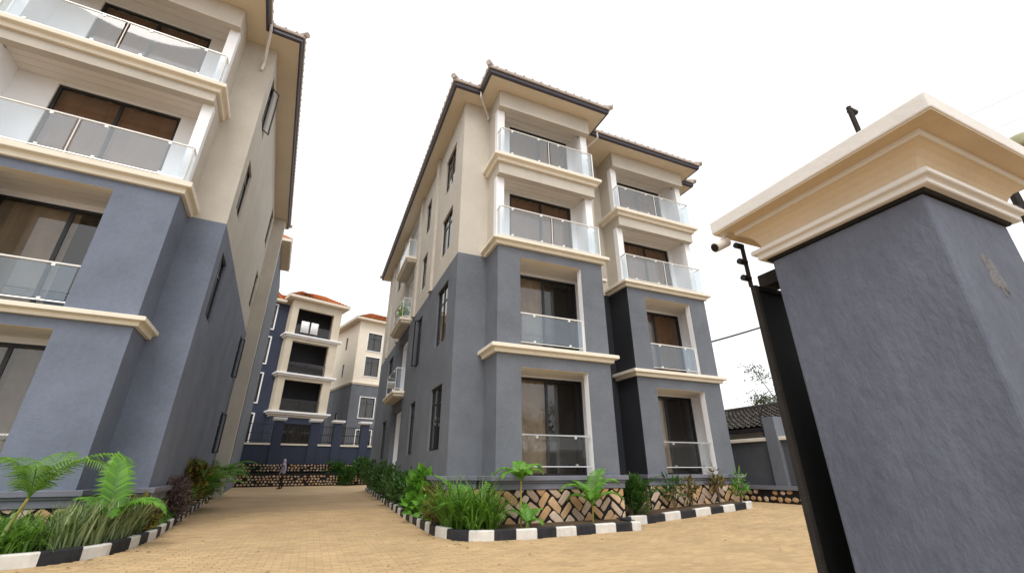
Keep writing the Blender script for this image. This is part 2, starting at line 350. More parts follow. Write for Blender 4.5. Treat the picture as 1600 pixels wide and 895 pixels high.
# ------------------------------------------------------------------ kerbs and beds
def resample(path, step):
    pts = [Vector(p) for p in path]; out = [pts[0].copy()]; acc = 0
    for a, b in zip(pts[:-1], pts[1:]):
        L = (b - a).length; t = step - acc
        while t <= L: out.append(a + (b - a) * t / L); t += step
        acc = (acc + L) % step if L else acc
    return out
def kerb(path, step, first=0, h=.175, wd=.13):
    root = bpy.data.objects.new('kerb', None); COL.objects.link(root); root['kind'] = 'structure'
    fine = resample(path, .05); n = int(round(step / .05)); k = 0; i = 0
    while i < len(fine) - 2:
        nn = n + R.choice((-1, 0, 0, 1)); seg = fine[i:i + nn + 1]; i += nn
        if len(seg) < 3: break
        m = MB(); sub = [seg[0] + (seg[1] - seg[0]) * .08] + seg[2:-1:2] + [seg[-1] - (seg[-1] - seg[-2]) * .08]
        hh = h + R.uniform(-.012, .012); off = R.uniform(-.008, .008)
        rings = []
        for a in range(len(sub)):
            d = (sub[min(a + 1, len(sub) - 1)] - sub[max(a - 1, 0)]).normalized(); nrm = Vector((d.y, -d.x)); z = gz(sub[a].x, sub[a].y)
            rings.append([(sub[a].x + nrm.x * (o + off), sub[a].y + nrm.y * (o + off), z + zz) for o, zz in ((0, -.05), (.0, hh - .02), (.018, hh), (wd - .015, hh), (wd, hh - .015), (wd, -.05))])
        kk = 6
        m.add([q for r in rings for q in r], [(b * kk + j, b * kk + (j + 1) % kk, (b + 1) * kk + (j + 1) % kk, (b + 1) * kk + j) for b in range(len(sub) - 1) for j in range(kk)] + [tuple(range(kk)), tuple(range((len(sub) - 1) * kk, len(sub) * kk))])
        m.build('kerb_stone', M['kwhite'] if (k + first) % 2 else M['kblack'], root); k += 1
    return root
# path direction puts the bed on the right-hand (outward) side
kerb(list(reversed(MIDK)), .5, 0); kerb(list(reversed(MIDK2)), .55, 1); kerb(LEFTK, .52, 1)
def bed(name, poly, dz):
    bm = bmesh.new(); f = bm.faces.new([bm.verts.new((x, y, 0)) for x, y in poly]); bmesh.ops.triangulate(bm, faces=[f])
    bmesh.ops.subdivide_edges(bm, edges=bm.edges[:], cuts=2, use_grid_fill=True)
    for v in bm.verts: v.co.z = gz(v.co.x, v.co.y) + dz + R.uniform(-.015, .015)
    me = bpy.data.meshes.new(name); bm.to_mesh(me); bm.free(); me.materials.append(M['soil'])
    o = bpy.data.objects.new(name, me); COL.objects.link(o); o['kind'] = 'structure'
bed('planting_bed', [(x + .05, y + .05) for x, y in MIDK] + [(7.15, 10.06)] + [(x, y + .05) for x, y in MIDK2[1:]] + [(12.35, 12.9), (8, 12.9), (8, 11.6), (3.2, 11.6), (3.1, 28.1)], .14)
bed('planting_bed', [(x - .06, y + (.06 if i > 6 else 0)) for i, (x, y) in enumerate(LEFTK)] + [(-8, 11.6), (-4, 11.6), (-3.3, 13), (-4.4, 28.1)], .14)

# ------------------------------------------------------------------ stone cladding
def stone_panel(parent, P, u0, u1, z0, z1, gap=.046, depth=.03, nmax=400):
    """herringbone of rough slabs on a dark mortar backing. P(u, z, d) -> xyz, d outward"""
    m = MB(); vs = [P(u, z, d) for d in (-.02, .0) for u, z in ((u0, z0), (u1, z0), (u1, z1), (u0, z1))]
    m.add(vs, [(0, 1, 2, 3), (4, 5, 6, 7), (0, 1, 5, 4), (1, 2, 6, 5), (2, 3, 7, 6), (3, 0, 4, 7)]); m.build('mortar', M['mortar'], parent)
    th = math.radians(50); c, s = math.cos(th), math.sin(th); n = 0; K = 2.35; um, zm = (u0 + u1) / 2, (z0 + z1) / 2
    A = .2; rng = int((u1 - u0 + 2) / A) + 4
    for i in range(-rng, rng):
        for j in range(-rng, rng):
            # 2:1 herringbone: L-shaped unit of a horizontal and a vertical slab
            for kind in (0, 1):
                bx, by = (i * 1 + j * 2, i * 1 - j * 2)
                r = (bx, by, bx + 2, by + 1) if kind == 0 else (bx, by + 1, bx + 1, by + 3)
                x0, y0, x1, y1 = [q * A for q in r]
                gx = gap / 2
                pl = [(x0 + gx, y0 + gx), (x1 - gx, y0 + gx), (x1 - gx, y1 - gx), (x0 + gx, y1 - gx)]
                pl = [(x + R.uniform(-.03, .03), y + R.uniform(-.03, .03)) for x, y in pl]
                cut = []                                           # knocked-off corners
                for k in range(4):
                    a_, b_, c_ = pl[k - 1], pl[k], pl[(k + 1) % 4]; f1, f2 = R.uniform(.04, .22), R.uniform(.04, .22)
                    cut += [(b_[0] + (a_[0] - b_[0]) * f1, b_[1] + (a_[1] - b_[1]) * f1), (b_[0] + (c_[0] - b_[0]) * f2, b_[1] + (c_[1] - b_[1]) * f2)]
                pl = cut
                pl = [(um + (x * c - y * s), zm + (x * s + y * c)) for x, y in pl]
                cx = sum(q[0] for q in pl) / 8; cz = sum(q[1] for q in pl) / 8
                if not (u0 - .3 < cx < u1 + .3 and z0 - .3 < cz < z1 + .3): continue
                pl = clip(pl, u0 + .012, u1 - .012, z0 + .01, z1 - .012)
                if len(pl) < 3: continue
                ar = abs(sum(pl[k - 1][0] * pl[k][1] - pl[k][0] * pl[k - 1][1] for k in range(len(pl)))) / 2
                if ar < .0025: continue
                cx = sum(q[0] for q in pl) / len(pl); cz = sum(q[1] for q in pl) / len(pl)
                inn = [(cx + (x - cx) * .86, cz + (z - cz) * .86) for x, z in pl]; d = depth * R.uniform(.7, 1.2); q = len(pl)
                mm = MB(); mm.add([P(x, z, 0) for x, z in pl] + [P(x, z, d * .75) for x, z in pl] + [P(x, z, d) for x, z in inn],
                                  [(k, (k + 1) % q, q + (k + 1) % q, q + k) for k in range(q)] + [(q + k, q + (k + 1) % q, 2 * q + (k + 1) % q, 2 * q + k) for k in range(q)] + [tuple(range(2 * q, 3 * q))])
                mm.build('stone', R.choice(STONES), parent); n += 1
    return n
def rubble(parent, P, u0, u1, z0, z1, size, name='stones', depth=.06):
    """small rounded stones in black mortar, one joined part"""
    m = MB(); b = MB()
    b.add([P(u, z, d) for d in (-.03, .0) for u, z in ((u0, z0), (u1, z0), (u1, z1), (u0, z1))], [(0, 1, 2, 3), (4, 5, 6, 7), (0, 1, 5, 4), (1, 2, 6, 5), (2, 3, 7, 6), (3, 0, 4, 7)])
    b.build('mortar', M['mortar'], parent)
    row = 0; z = z0 + size * .5
    while z < z1 - size * .3:
        u = u0 + (size * .6 if row % 2 else size * .15)
        while u < u1 - size * .3:
            if R.random() < .93:
                rx, rz = size * R.uniform(.32, .52), size * R.uniform(.26, .40); q = 7; m.cur = R.randrange(5)
                ph = R.random(); jz = R.uniform(-.1, .1) * size
                a = [(u + rx * math.cos(2 * PI * (k + ph) / q) * R.uniform(.8, 1.1), z + jz + rz * math.sin(2 * PI * (k + ph) / q) * R.uniform(.8, 1.1)) for k in range(q)]
                d = depth * R.uniform(.5, 1)
                m.add([P(x, y, 0) for x, y in a] + [P(u + (x - u) * .65, z + (y - z) * .65, d) for x, y in a], [(k, (k + 1) % q, q + (k + 1) % q, q + k) for k in range(q)] + [tuple(range(q, 2 * q))])
            u += size * R.uniform(.95, 1.15)
        z += size * .8; row += 1
    m.build(name, STONES, parent, kind='stuff')

# ------------------------------------------------------------------ building parts
def railing(root, path, z0, z1, glass, mids=1, metalm=None, low=.10, ends=True):
    metalm = metalm or M['whitemetal']; m = MB()
    m.tube([(x, y, z1) for x, y in path], .024, 8); m.tube([(x, y, z0 + low) for x, y in path], .016, 6)
    o = None; posts = list(path) if ends else []
    panels = []; cl = MB()
    for a, b in zip(path[:-1], path[1:]):
        a = Vector(a); b = Vector(b); L = (b - a).length; k = max(1, int(round(L / 1.75))) if mids else 1
        for i in range(k):
            p, q = a.lerp(b, i / k), a.lerp(b, (i + 1) / k)
            if i: m.bar((p.x, p.y, z0), (p.x, p.y, z1), .013, 6)
            d = (q - p).normalized() * min(.05, L * .15); panels.append((p + d, q - d))
            if L > .8:
                for t in (.22, .78):
                    e = p.lerp(q, t)
                    cl.box(e.x - .03, e.x + .03, e.y - .022, e.y + .022, z1 - .075, z1 - .02); cl.box(e.x - .03, e.x + .03, e.y - .022, e.y + .022, z0 + low + .012, z0 + low + .06)
    for x, y in posts: m.bar((x, y, z0), (x, y, z1), .018, 6)
    o = m.build('railing', metalm, root)
    if cl.v: cl.build('glass_clamp', metalm, o, kind='stuff')
    for p, q in panels:
        d = (q - p).normalized(); n = Vector((-d.y, d.x)) * .005; gm = MB()
        gm.add([(*(p + n), z0 + low + .035), (*(q + n), z0 + low + .035), (*(q - n), z0 + low + .035), (*(p - n), z0 + low + .035), (*(p + n), z1 - .04), (*(q + n), z1 - .04), (*(q - n), z1 - .04), (*(p - n), z1 - .04)],
               [(0, 3, 2, 1), (4, 5, 6, 7), (0, 1, 5, 4), (1, 2, 6, 5), (2, 3, 7, 6), (3, 0, 4, 7)])
        gm.build('glass_panel', glass, o)
    return o
def opening(root, ax, c, sg, u0, u1, z0, z1, cols=2, rows=(), curtain=None, name='window', fr=.05, frame=None, openleaf=0, cov=1.):
    """framed glazing set into a wall opening; the wall face is at c, inside lies towards sg"""
    P = (lambda u, z, d: (u, c + sg * d, z)) if ax == 'y' else (lambda u, z, d: (c + sg * d, u, z))
    def bx(m, a, b, e, f, d0, d1):
        m.add([P(u, z, d) for d in (d0, d1) for u, z in ((a, e), (b, e), (b, f), (a, f))], [(0, 1, 2, 3), (4, 7, 6, 5), (0, 4, 5, 1), (1, 5, 6, 2), (2, 6, 7, 3), (3, 7, 4, 0)])
    m = MB(); d0, d1 = .06, .115; e = .001
    bx(m, u0 + e, u1 - e, z0 + e, z0 + fr, d0, d1); bx(m, u0 + e, u1 - e, z1 - fr, z1 - e, d0, d1)
    bx(m, u0 + e, u0 + fr, z0 + fr, z1 - fr, d0, d1); bx(m, u1 - fr, u1 - e, z0 + fr, z1 - fr, d0, d1)
    us = [u0 + (u1 - u0) * i / cols for i in range(cols + 1)]
    for u in us[1:-1]: bx(m, u - fr * .55, u + fr * .55, z0 + fr, z1 - fr, d0 + .004, d1 - .004)
    for t in rows: z = z0 + (z1 - z0) * t; bx(m, u0 + fr, u1 - fr, z - fr * .4, z + fr * .4, d0 + .008, d1 - .008)
    o = m.build(name, frame or M['frame'], root)
    for a, b in zip(us[:-1], us[1:]):
        gm = MB(); bx(gm, a + fr * .6, b - fr * .6, z0 + fr * .9, z1 - fr * .9, .085, .09); gm.build('pane', M['pane'], o)
    # lining behind the glass
    cm = MB(); n = 24 if cov >= 1 else 12; u1c = u0 + (u1 - u0) * cov
    pts = [(u0 + .01 + (u1c - u0 - .02) * i / n, .20 + .02 * math.sin(i * 2.3) + .01 * math.sin(i * 5.1)) for i in range(n + 1)]
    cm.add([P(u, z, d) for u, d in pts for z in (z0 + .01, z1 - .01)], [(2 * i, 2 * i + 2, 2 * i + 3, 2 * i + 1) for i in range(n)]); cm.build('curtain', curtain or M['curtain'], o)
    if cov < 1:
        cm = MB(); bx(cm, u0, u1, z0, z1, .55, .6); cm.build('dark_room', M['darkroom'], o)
    if openleaf:
        # a casement pushed open, hinged on its near edge
        lm = MB(); h0, h1 = z0 + fr, z1 - fr; L = openleaf; uu = u0 + (u1 - u0) * .5; ang = math.radians(38)
        a = Vector((uu, -.0)); b = Vector((uu + L * math.cos(ang), -L * math.sin(ang)))
        for (p, q, zA, zB) in ((a, b, h0, h0 + .04), (a, b, h1 - .04, h1), (a, a.lerp(b, .1), h0, h1), (a.lerp(b, .9), b, h0, h1)):
            lm.add([P(p.x, zA, p.y), P(q.x, zA, q.y), P(q.x, zB, q.y), P(p.x, zB, p.y), P(p.x, zA, p.y + .03), P(q.x, zA, q.y + .03), P(q.x, zB, q.y + .03), P(p.x, zB, p.y + .03)],
                   [(0, 1, 2, 3), (4, 7, 6, 5), (0, 4, 5, 1), (1, 5, 6, 2), (2, 6, 7, 3), (3, 7, 4, 0)])
        lf = lm.build('open_casement', frame or M['frame'], o)
        p, q = a.lerp(b, .05), a.lerp(b, .95); gm = MB(); gm.add([P(p.x, h0 + .02, p.y + .015), P(q.x, h0 + .02, q.y + .015), P(q.x, h1 - .02, q.y + .015), P(p.x, h1 - .02, p.y + .015)], [(0, 1, 2, 3)]); gm.build('casement_pane', M['pane'], o)
    return o
def moulding(b, t, out=.2):
    h = t - b
    k = out / .2
    return [(-.02, b), (.075 * k, b), (.085 * k, b + .01), (.095 * k, b + h * .38), (.115 * k, b + h * .44), (.185 * k, b + h * .50), (out, b + h * .56), (out, t - .012), (out - .012, t), (-.02, t)]
def ceiling_boards(root, x0, x1, y0, y1, z, n=3):
    for i in range(n):
        a = y0 + (y1 - y0) * i / n; b = y0 + (y1 - y0) * (i + 1) / n
        MB().box(x0, x1, a + .006, b - .006, z, z + .03).build('ceiling_board', M['ceiling'], root)
def bay(root, x0, x1, yf, ym, L, op, door, stones=True, doors=('curtain',) * 4, sidemat=None, wallmat='grey'):
    """a projecting stack of balconies: two grey storeys with cut openings, two beige ones open between columns"""
    T = .22; FF, cb, ct, ce = L['FF'], L['cb'], L['ct'], L['ce']; zl0, zl1, sof = L['zl0'], L['zl1'], L['sof']; bb = L['beam']
    w = MB(); holes = [(op[0], op[1], FF[0], ce[0]), (op[0], op[1], FF[1], ce[1])]
    w.wall('y', yf, x0, x1, 0, cb[1] + .05, holes, T, 1)
    if sidemat:
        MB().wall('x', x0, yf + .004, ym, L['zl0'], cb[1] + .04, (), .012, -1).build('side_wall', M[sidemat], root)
    w.wall('x', x0, yf + T, ym, 0, cb[1] + .05, (), T, 1); w.wall('x', x1, yf + T, ym, 0, cb[1] + .05, (), T, -1)
    w.build('lower_wall', M[wallmat], root)
    # white reveals of the openings
    e = .004
    for h in holes:
        MB().box(h[1] - e, h[1] + .002, yf + .012, yf + T - .004, h[2], h[3] - e).build('opening_reveal', M['white'], root)
        MB().box(h[0] - .002, h[0] + e, yf + .012, yf + T - .004, h[2], h[3] - e).build('opening_reveal', M['white'], root)
        MB().box(h[0] + e, h[1] - e, yf + .006, yf + T - .004, h[3] - .006, h[3] + .004).build('opening_lintel', M['soffit'], root)
    u = MB()
    u.wall('x', x0, yf + .42, ym, ct[1] - .05, sof + .02, (), T, 1); u.wall('x', x1, yf + .42, ym, ct[1] - .05, sof + .02, (), T, -1)
    for k, top in ((0, cb[2] + .05), (1, sof + .02)):
        u.box(x0, x1, yf, yf + .24, bb[k], top)
        u.box(x0, x0 + T, yf + .24, yf + .42, bb[k], top); u.box(x1 - T, x1, yf + .24, yf + .42, bb[k], top)
    u.build('upper_wall', M['beige'], root)
    for k in (2, 3):
        for a, b in ((x0 + .004, x0 + .26), (x1 - .26, x1 - .004)):
            MB().box(a, b, yf + .2, yf + .42 - .003, FF[k] - .02, bb[k - 2] + .02).build('column', M['white'], root, bevel=.006)
    s = MB()
    for k in range(4):
        z0 = ce[k - 1] + .03 if k else 0.3
        s.box(x0 + T, x1 - T, yf + T, ym, z0, FF[k] - .002)
        if k >= 2: s.box(x0 + .01, x1 - .01, yf + .01, yf + T, cb[k - 1] + .06, FF[k] - .003)
    s.box(x0 + T, x1 - T, yf + .24, ym, ce[3] + .03, sof + .01)
    s.build('floor_slab', M['ceiling'], root)
    iw = MB()
    for k in range(4):
        a, b = FF[k] - .01, ce[k] + .03
        iw.wall('y', ym - .03, x0 + T, x1 - T, a, b, [(door[0], door[1], a - .1, FF[k] + L['dh'][k])], .03, 1)
        yy = yf + T if k < 2 else yf + .43
        iw.box(x0 + T, x0 + T + .012, yy, ym - .03, a, b); iw.box(x1 - T - .012, x1 - T, yy, ym - .03, a, b)
        if k < 2:
            iw.wall('y', yf + T, x0 + T + .012, x1 - T - .012, a, b, [holes[k]], .012, 1)
        ceiling_boards(root, x0 + T + .014, x1 - T - .014, (yf + T + .016 if k < 2 else yf + .25), ym - .034, ce[k])
        opening(root, 'y', ym - .03, 1, door[0], door[1], FF[k] + .0, FF[k] + L['dh'][k], 2, (), M[doors[k]], 'sliding_door', .07, cov=(.55 if doors[k] == 'curtain2' else 1.))
    iw.build('balcony_wall', M['white'], root)
    pth = [(x0, ym), (x0, yf), (x1, yf), (x1, ym)]
    for b, t in zip(cb, ct):
        c = MB(); c.sweep(pth, moulding(b, t)); c.build('balcony_ledge', M['cream'], root)
    h = zl1 - zl0
    pl = MB(); pl.sweep(pth, [(-.01, zl0), (.07, zl0), (.07, zl0 + h * .42), (.10, zl0 + h * .47), (.10, zl0 + h * .62), (.15, zl0 + h * .66), (.15, zl1 - .01), (.14, zl1), (-.01, zl1)]); pl.build('plinth_ledge', M['ledge'], root)
    # railings
    railing(root, [(op[0] + .02, yf + .1), (op[1] - .02, yf + .1)], FF[0] + .12, FF[0] + .95, M['gclear'], 1, M['steel'], low=.1, ends=False)
    railing(root, [(op[0] + .02, yf + .1), (op[1] - .02, yf + .1)], FF[1] + .0, FF[1] + .98, M['gfrost'], 1, low=.16, ends=True)
    for k in (2, 3):
        railing(root, [(x0 + .04, yf + .2), (x0 + .04, yf - .08), (x1 - .04, yf - .08), (x1 - .04, yf + .2)], FF[k] - .01, FF[k] + 1.05, M['gpale'], 1)
    if stones:
        stone_panel(root, lambda uu, z, d: (uu, yf - .02 - d, z), x0 - .03, x1 + .03, L['gz'], zl0)
        stone_panel(root, lambda uu, z, d: (x0 - .02 - d, uu, z), yf + .02, ym, L['gz'], zl0)
def eaves(root, outline, sof, tile, o=0.0):
    """outline: the outer soffit edge, outward on the right-hand side"""
    s = MB(); s.prism([tuple(p) for p in outline], sof, sof + .03); s.build('soffit', M['soffit'], root)
    gt = MB(); gt.sweep(outline, [(-.03, sof - .012), (.012, sof - .012), (.05, sof + .03), (.055, sof + .15), (-.03, sof + .15)], True); gt.build('gutter', M['gutter'], root)
    rf = MB(); rf.sweep(outline, [(-.6, sof + .36), (.10, sof + .155), (.12, sof + .19), (.12, sof + .25), (.08, sof + .29), (-.6, sof + .52)], True)
    r = rf.build('roof_edge', tile, root)
    tl = MB(); n = len(outline)
    for i in range(n):
        a, b = Vector(outline[i]), Vector(outline[(i + 1) % n]); L = (b - a).length; d = (b - a) / L; nn = Vector((d.y, -d.x)); k = max(1, int(L / .3))
        for j in range(k):
            p = a + d * (L * (j + .5) / k)
            q0 = p + nn * .128; q1 = p - nn * .35
            tl.bar((q0.x, q0.y, sof + .235), (q1.x, q1.y, sof + .38), .045, 6)
    tl.build('tile_ends', tile, r, kind='stuff')
    for i in range(n):                                             # rounded hip caps at the outer corners
        a, p, b = Vector(outline[i - 1]), Vector(outline[i]), Vector(outline[(i + 1) % n])
        d1, d2 = (p - a).normalized(), (b - p).normalized()
        if d1.x * d2.y - d1.y * d2.x > .5:
            m = Vector((d1.y, -d1.x)) + Vector((d2.y, -d2.x)); q = p + m * .16; e = p - m * .7
            MB().bar((q.x, q.y, sof + .27), (e.x, e.y, sof + .56), .09, 10).build('hip_cap', tile, r)
def hip_roof(root, x0, x1, y0, y1, z, rise, tile, over=0.):
    x0 -= over; x1 += over; y0 -= over; y1 += over
    w, d = x1 - x0, y1 - y0; m = MB(); cx, cy = (x0 + x1) / 2, (y0 + y1) / 2
    if d > w: A, B = (cx, y0 + w / 2, z + rise), (cx, y1 - w / 2, z + rise)
    else: A, B = (x0 + d / 2, cy, z + rise), (x1 - d / 2, cy, z + rise)
    P = [(x0, y0, z), (x1, y0, z), (x1, y1, z), (x0, y1, z), A, B]
    f = [(0, 1, 4), (1, 2, 5, 4), (2, 3, 5), (3, 0, 4, 5)] if d > w else [(0, 1, 5, 4), (1, 2, 5), (2, 3, 4, 5), (3, 0, 4)]
    m.add(P, f + [(3, 2, 1, 0)]); return m.build('roof', tile, root)

# ------------------------------------------------------------------ the block in the middle
LM = dict(FF=[1.10, 4.24, 7.36, 10.31], cb=[4.03, 7.15, 10.06], ct=[4.24, 7.36, 10.31], ce=[3.70, 6.87, 9.75, 12.66], beam=(9.66, 12.37), dh=[2.55, 2.55, 2.33, 2.25], zl0=.83, zl1=1.12, sof=13.04, gz=.03)
mb = thing('apartment_block', 'grey and beige four-storey apartment block with two balcony bays between driveway and gate pillar', 'building')
XA, XB, YF, YM, XM = 3.92, 7.38, 10.11, 11.05, 3.02
XC, XD, YF2, YM2 = 9.19, 12.76, 11.22, 12.25
YE = 27.5
bay(mb, XA, XB, YF, YM, LM, (4.60, 6.62), (4.66, 6.98), doors=('curtain2', 'curtain2', 'curtain', 'curtain'))
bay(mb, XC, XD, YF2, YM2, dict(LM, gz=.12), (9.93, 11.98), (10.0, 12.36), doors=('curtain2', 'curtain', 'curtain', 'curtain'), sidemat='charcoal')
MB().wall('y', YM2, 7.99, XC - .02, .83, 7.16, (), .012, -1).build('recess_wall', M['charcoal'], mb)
zsp = 7.17
WA, WB, WC, BR = (11.98, 13.30), (15.65, 16.55), (22.4, 23.8), (18.4, 20.7)
wz = [(1.75, 3.50), (4.78, 6.68), (7.90, 9.42), (10.48, 12.05)]
def side_holes(lo, hi):
    h = []
    for k in range(lo, hi):
        for q in (WA, WB, WC): h.append((q[0], q[1], *wz[k]))
        h.append((BR[0], BR[1], LM['FF'][k], LM['FF'][k] + 2.5))
    return h
NTH = .2
lw = MB(); lw.wall('x', XM, YM, YE, 0, zsp, side_holes(0, 2), NTH, 1)
dz = [(4.66, 6.98, LM['FF'][k], LM['FF'][k] + LM['dh'][k]) for k in range(4)]
lw.wall('y', YM, XM + NTH, 7.98, 0, zsp, dz[:2], NTH, 1); lw.wall('x', 7.98, YM + NTH, YM2 + NTH, 0, zsp, (), NTH, -1)
dz2 = [(10.0, 12.36, LM['FF'][k], LM['FF'][k] + LM['dh'][k]) for k in range(4)]
lw.wall('y', YM2, 7.98, 13.45, 0, zsp, dz2[:2], NTH, 1); lw.wall('x', 13.45, YM2 + NTH, YE, 0, zsp, (), NTH, -1); lw.wall('y', YE, XM + NTH, 13.25, 0, zsp, (), NTH, -1)
lw.build('main_wall_grey', M['grey'], mb)
uw = MB(); tz = 13.05
uw.wall('x', XM, YM, YE, zsp, tz, side_holes(2, 4), NTH, 1)
uw.wall('y', YM, XM + NTH, 7.98, zsp, tz, dz[2:], NTH, 1); uw.wall('x', 7.98, YM + NTH, YM2 + NTH, zsp, tz, (), NTH, -1)
uw.wall('y', YM2, 7.98, 13.45, zsp, tz, dz2[2:], NTH, 1); uw.wall('x', 13.45, YM2 + NTH, YE, zsp, tz, (), NTH, -1); uw.wall('y', YE, XM + NTH, 13.25, zsp, tz, (), NTH, -1)
uw.build('main_wall_beige', M['beige'], mb)
for yy in (14.3, 17.35, 21.55, 25.2):                              # shallow beige pilasters on the upper side wall
    MB().box(XM - .09, XM + .01, yy, yy + .3, zsp + .0, 13.03).build('pilaster', M['beige'], mb)
c = MB(); c.sweep([(XB + .21, YM), (7.98, YM), (7.98, YM2)], moulding(6.93, 7.12, .16)); c.build('wall_ledge', M['cream'], mb)
for k in range(4):
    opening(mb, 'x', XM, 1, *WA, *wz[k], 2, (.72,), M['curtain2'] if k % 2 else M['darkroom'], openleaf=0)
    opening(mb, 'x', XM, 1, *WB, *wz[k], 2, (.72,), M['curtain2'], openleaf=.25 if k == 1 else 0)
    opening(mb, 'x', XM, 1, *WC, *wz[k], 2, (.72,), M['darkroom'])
    # side balcony recess
    f = LM['FF'][k]; z1 = f + 2.5; q = MB()
    q.box(XM + NTH, XM + 1.3, BR[0] - .02, BR[0], f, z1); q.box(XM + NTH, XM + 1.3, BR[1], BR[1] + .02, f, z1)
    q.box(XM + 1.3, XM + 1.33, BR[0] - .02, BR[1] + .02, f, z1); q.box(XM + NTH, XM + 1.3, BR[0], BR[1], z1, z1 + .02); q.box(XM + NTH, XM + 1.3, BR[0], BR[1], f - .02, f)
    q.build('balcony_wall', M['white'], mb)
    if k:
        b = MB(); y0, y1 = BR[0] - .12, BR[1] + .12
        b.box(XM - .36, XM + .0, y0, y1, f - .24, f - .01); b.build('balcony_slab', M['beige'], mb)
        b = MB(); b.sweep([(XM, y1), (XM - .36, y1), (XM - .36, y0), (XM, y0)], moulding(f - .2, f, .12)); b.build('balcony_ledge', M['cream'], mb)
        railing(mb, [(XM - .02, y1 - .04), (XM - .36, y1 - .04), (XM - .36, y0 + .04), (XM - .02, y0 + .04)], f, f + .95, M['gpale'], 1)
# plinth along the side
pth = [(XM, YE), (XM, YM), (XA - .16, YM)]; zl0, zl1 = .83, 1.12; h = zl1 - zl0
pl = MB(); pl.sweep(pth, [(-.01, zl0), (.07, zl0), (.07, zl0 + h * .42), (.10, zl0 + h * .47), (.10, zl0 + h * .62), (.15, zl0 + h * .66), (.15, zl1 - .01), (.14, zl1), (-.01, zl1)]); pl.build('plinth_ledge', M['ledge'], mb)
stone_panel(mb, lambda u, z, d: (u, YM - .02 - d, z), XM - .03, XA - .06, .03, .83)
stone_panel(mb, lambda u, z, d: (XM - .02 - d, u, z), YM + .02, YM + 4.2, .03, .83)
stone_panel(mb, lambda u, z, d: (u, YM2 - .02 - d, z), 8.0, XC - .06, .05, .83)
O = .5
eaves(mb, [(XM - O, YE + .4), (XM - O, YM - O), (XA - O, YM - O), (XA - O, YF - O), (XB + O, YF - O), (XB + O, YF2 - O), (XD + O, YF2 - O), (XD + O, YM2 - .5), (13.95, YM2 - .5), (13.95, YE + .4)], 13.04, M['tilepale'])
hip_roof(mb, XM, 13.45, YM, YE, 13.42, 2.1, M['tilepale'], .1)
def downpipe(root, pts, r=.035):
    MB().tube(pts, r, 8).build('downpipe', M['pipe'], root, smooth=False)
downpipe(mb, [(XA - O - .03, YM - O - .05, 13.12), (XA - O - .03, YM - O - .05, 12.86), (XA - .1, YM - .08, 12.6), (XA - .1, YM - .08, 12.45)])
downpipe(mb, [(XB + O + .28, YF2 - O - .06, 13.25), (XB + O + .28, YF2 - O - .06, 12.9), (XB + .45, YM - .1, 12.6), (XB + .45, YM - .1, 12.45)])
for x, y in ((XA + .3, YF - .3), (XA + 1.9, YF - .3), (XM - .25, YM - .28), (XC + .8, YF2 - .3), (XC + 2.6, YF2 - .3)):
    MB().bar((x, y, 13.045), (x, y, 13.02), .05, 10).build('soffit_light', M['steel'], mb)

# ------------------------------------------------------------------ the block on the left (turned a little)
LA, LX, LY = .069, -3.9, 11.2
LL = dict(FF=[.90, 4.25, 7.68, 10.92], cb=[4.05, 7.38, 10.65], ct=[4.25, 7.68, 10.92], ce=[3.83, 7.14, 10.44, 13.62], beam=(10.37, 13.28), dh=[2.8, 2.75, 2.68, 2.62], zl0=.64, zl1=.92, sof=14.03, gz=.03)
lb = thing('apartment_block', 'grey and beige apartment block with glass balconies beside the strappy grass bed and areca palm', 'building', (LX, LY, 0), LA)
DX, DY, LEN = .867, 1.1, 13.1
bay(lb, -4.45, 0, 0, DY, LL, (-3.2, -1.2), (-3.44, -.86), stones=False, doors=('curtain3', 'curtain2', 'curtain', 'curtain'), wallmat='grey2')
stone_panel(lb, lambda u, z, d: (u, -.02 - d, z), -2.4, .03, .03, .64)
stone_panel(lb, lambda u, z, d: (.02 + d, u, z), .02, DY, .03, .64)
stone_panel(lb, lambda u, z, d: (u, DY - .02 - d, z), .05, DX + .03, .03, .64)
zs2 = 7.40; WA, WB = (1.75, 2.75), (10.6, 11.7)
wzl = [(1.9, 3.55), (5.0, 6.85), (8.3, 10.05), (11.6, 13.5)]
ddl = [(-3.44, -.86, LL['FF'][k], LL['FF'][k] + LL['dh'][k]) for k in range(4)]
for nm, z0, z1, ks, mat in (('main_wall_grey', 0, zs2, (0, 1), 'grey2'), ('main_wall_beige', zs2, 14.04, (2, 3), 'beige')):
    q = MB(); q.wall('x', DX, DY, LEN, z0, z1, [(*WA, *wzl[k]) for k in ks if k] + [(*WB, *wzl[k]) for k in ks], NTH, -1)
    q.wall('y', DY, -9, DX - NTH, z0, z1, [ddl[k] for k in ks], NTH, 1); q.wall('y', LEN, -9, DX - NTH, z0, z1, (), NTH, -1); q.wall('x', -9, DY + NTH, LEN - NTH, z0, z1, (), NTH, 1)
    q.build(nm, M[mat], lb)
for k in range(4):
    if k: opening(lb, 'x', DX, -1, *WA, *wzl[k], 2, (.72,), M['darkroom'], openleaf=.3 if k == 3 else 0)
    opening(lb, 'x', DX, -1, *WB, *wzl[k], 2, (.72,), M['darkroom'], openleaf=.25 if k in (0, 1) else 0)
MB().box(DX, DX + .55, LEN - .5, LEN + .02, 0, 14.02).build('pilaster', M['beige'], lb)
h = .28; zl0 = .64
pl = MB(); pl.sweep([(.16, DY), (DX, DY), (DX, LEN - .5)], [(-.01, zl0), (.07, zl0), (.07, zl0 + h * .42), (.10, zl0 + h * .47), (.10, zl0 + h * .62), (.15, zl0 + h * .66), (.15, zl0 + h - .01), (.14, zl0 + h), (-.01, zl0 + h)]); pl.build('plinth_ledge', M['ledge'], lb)
O = .66
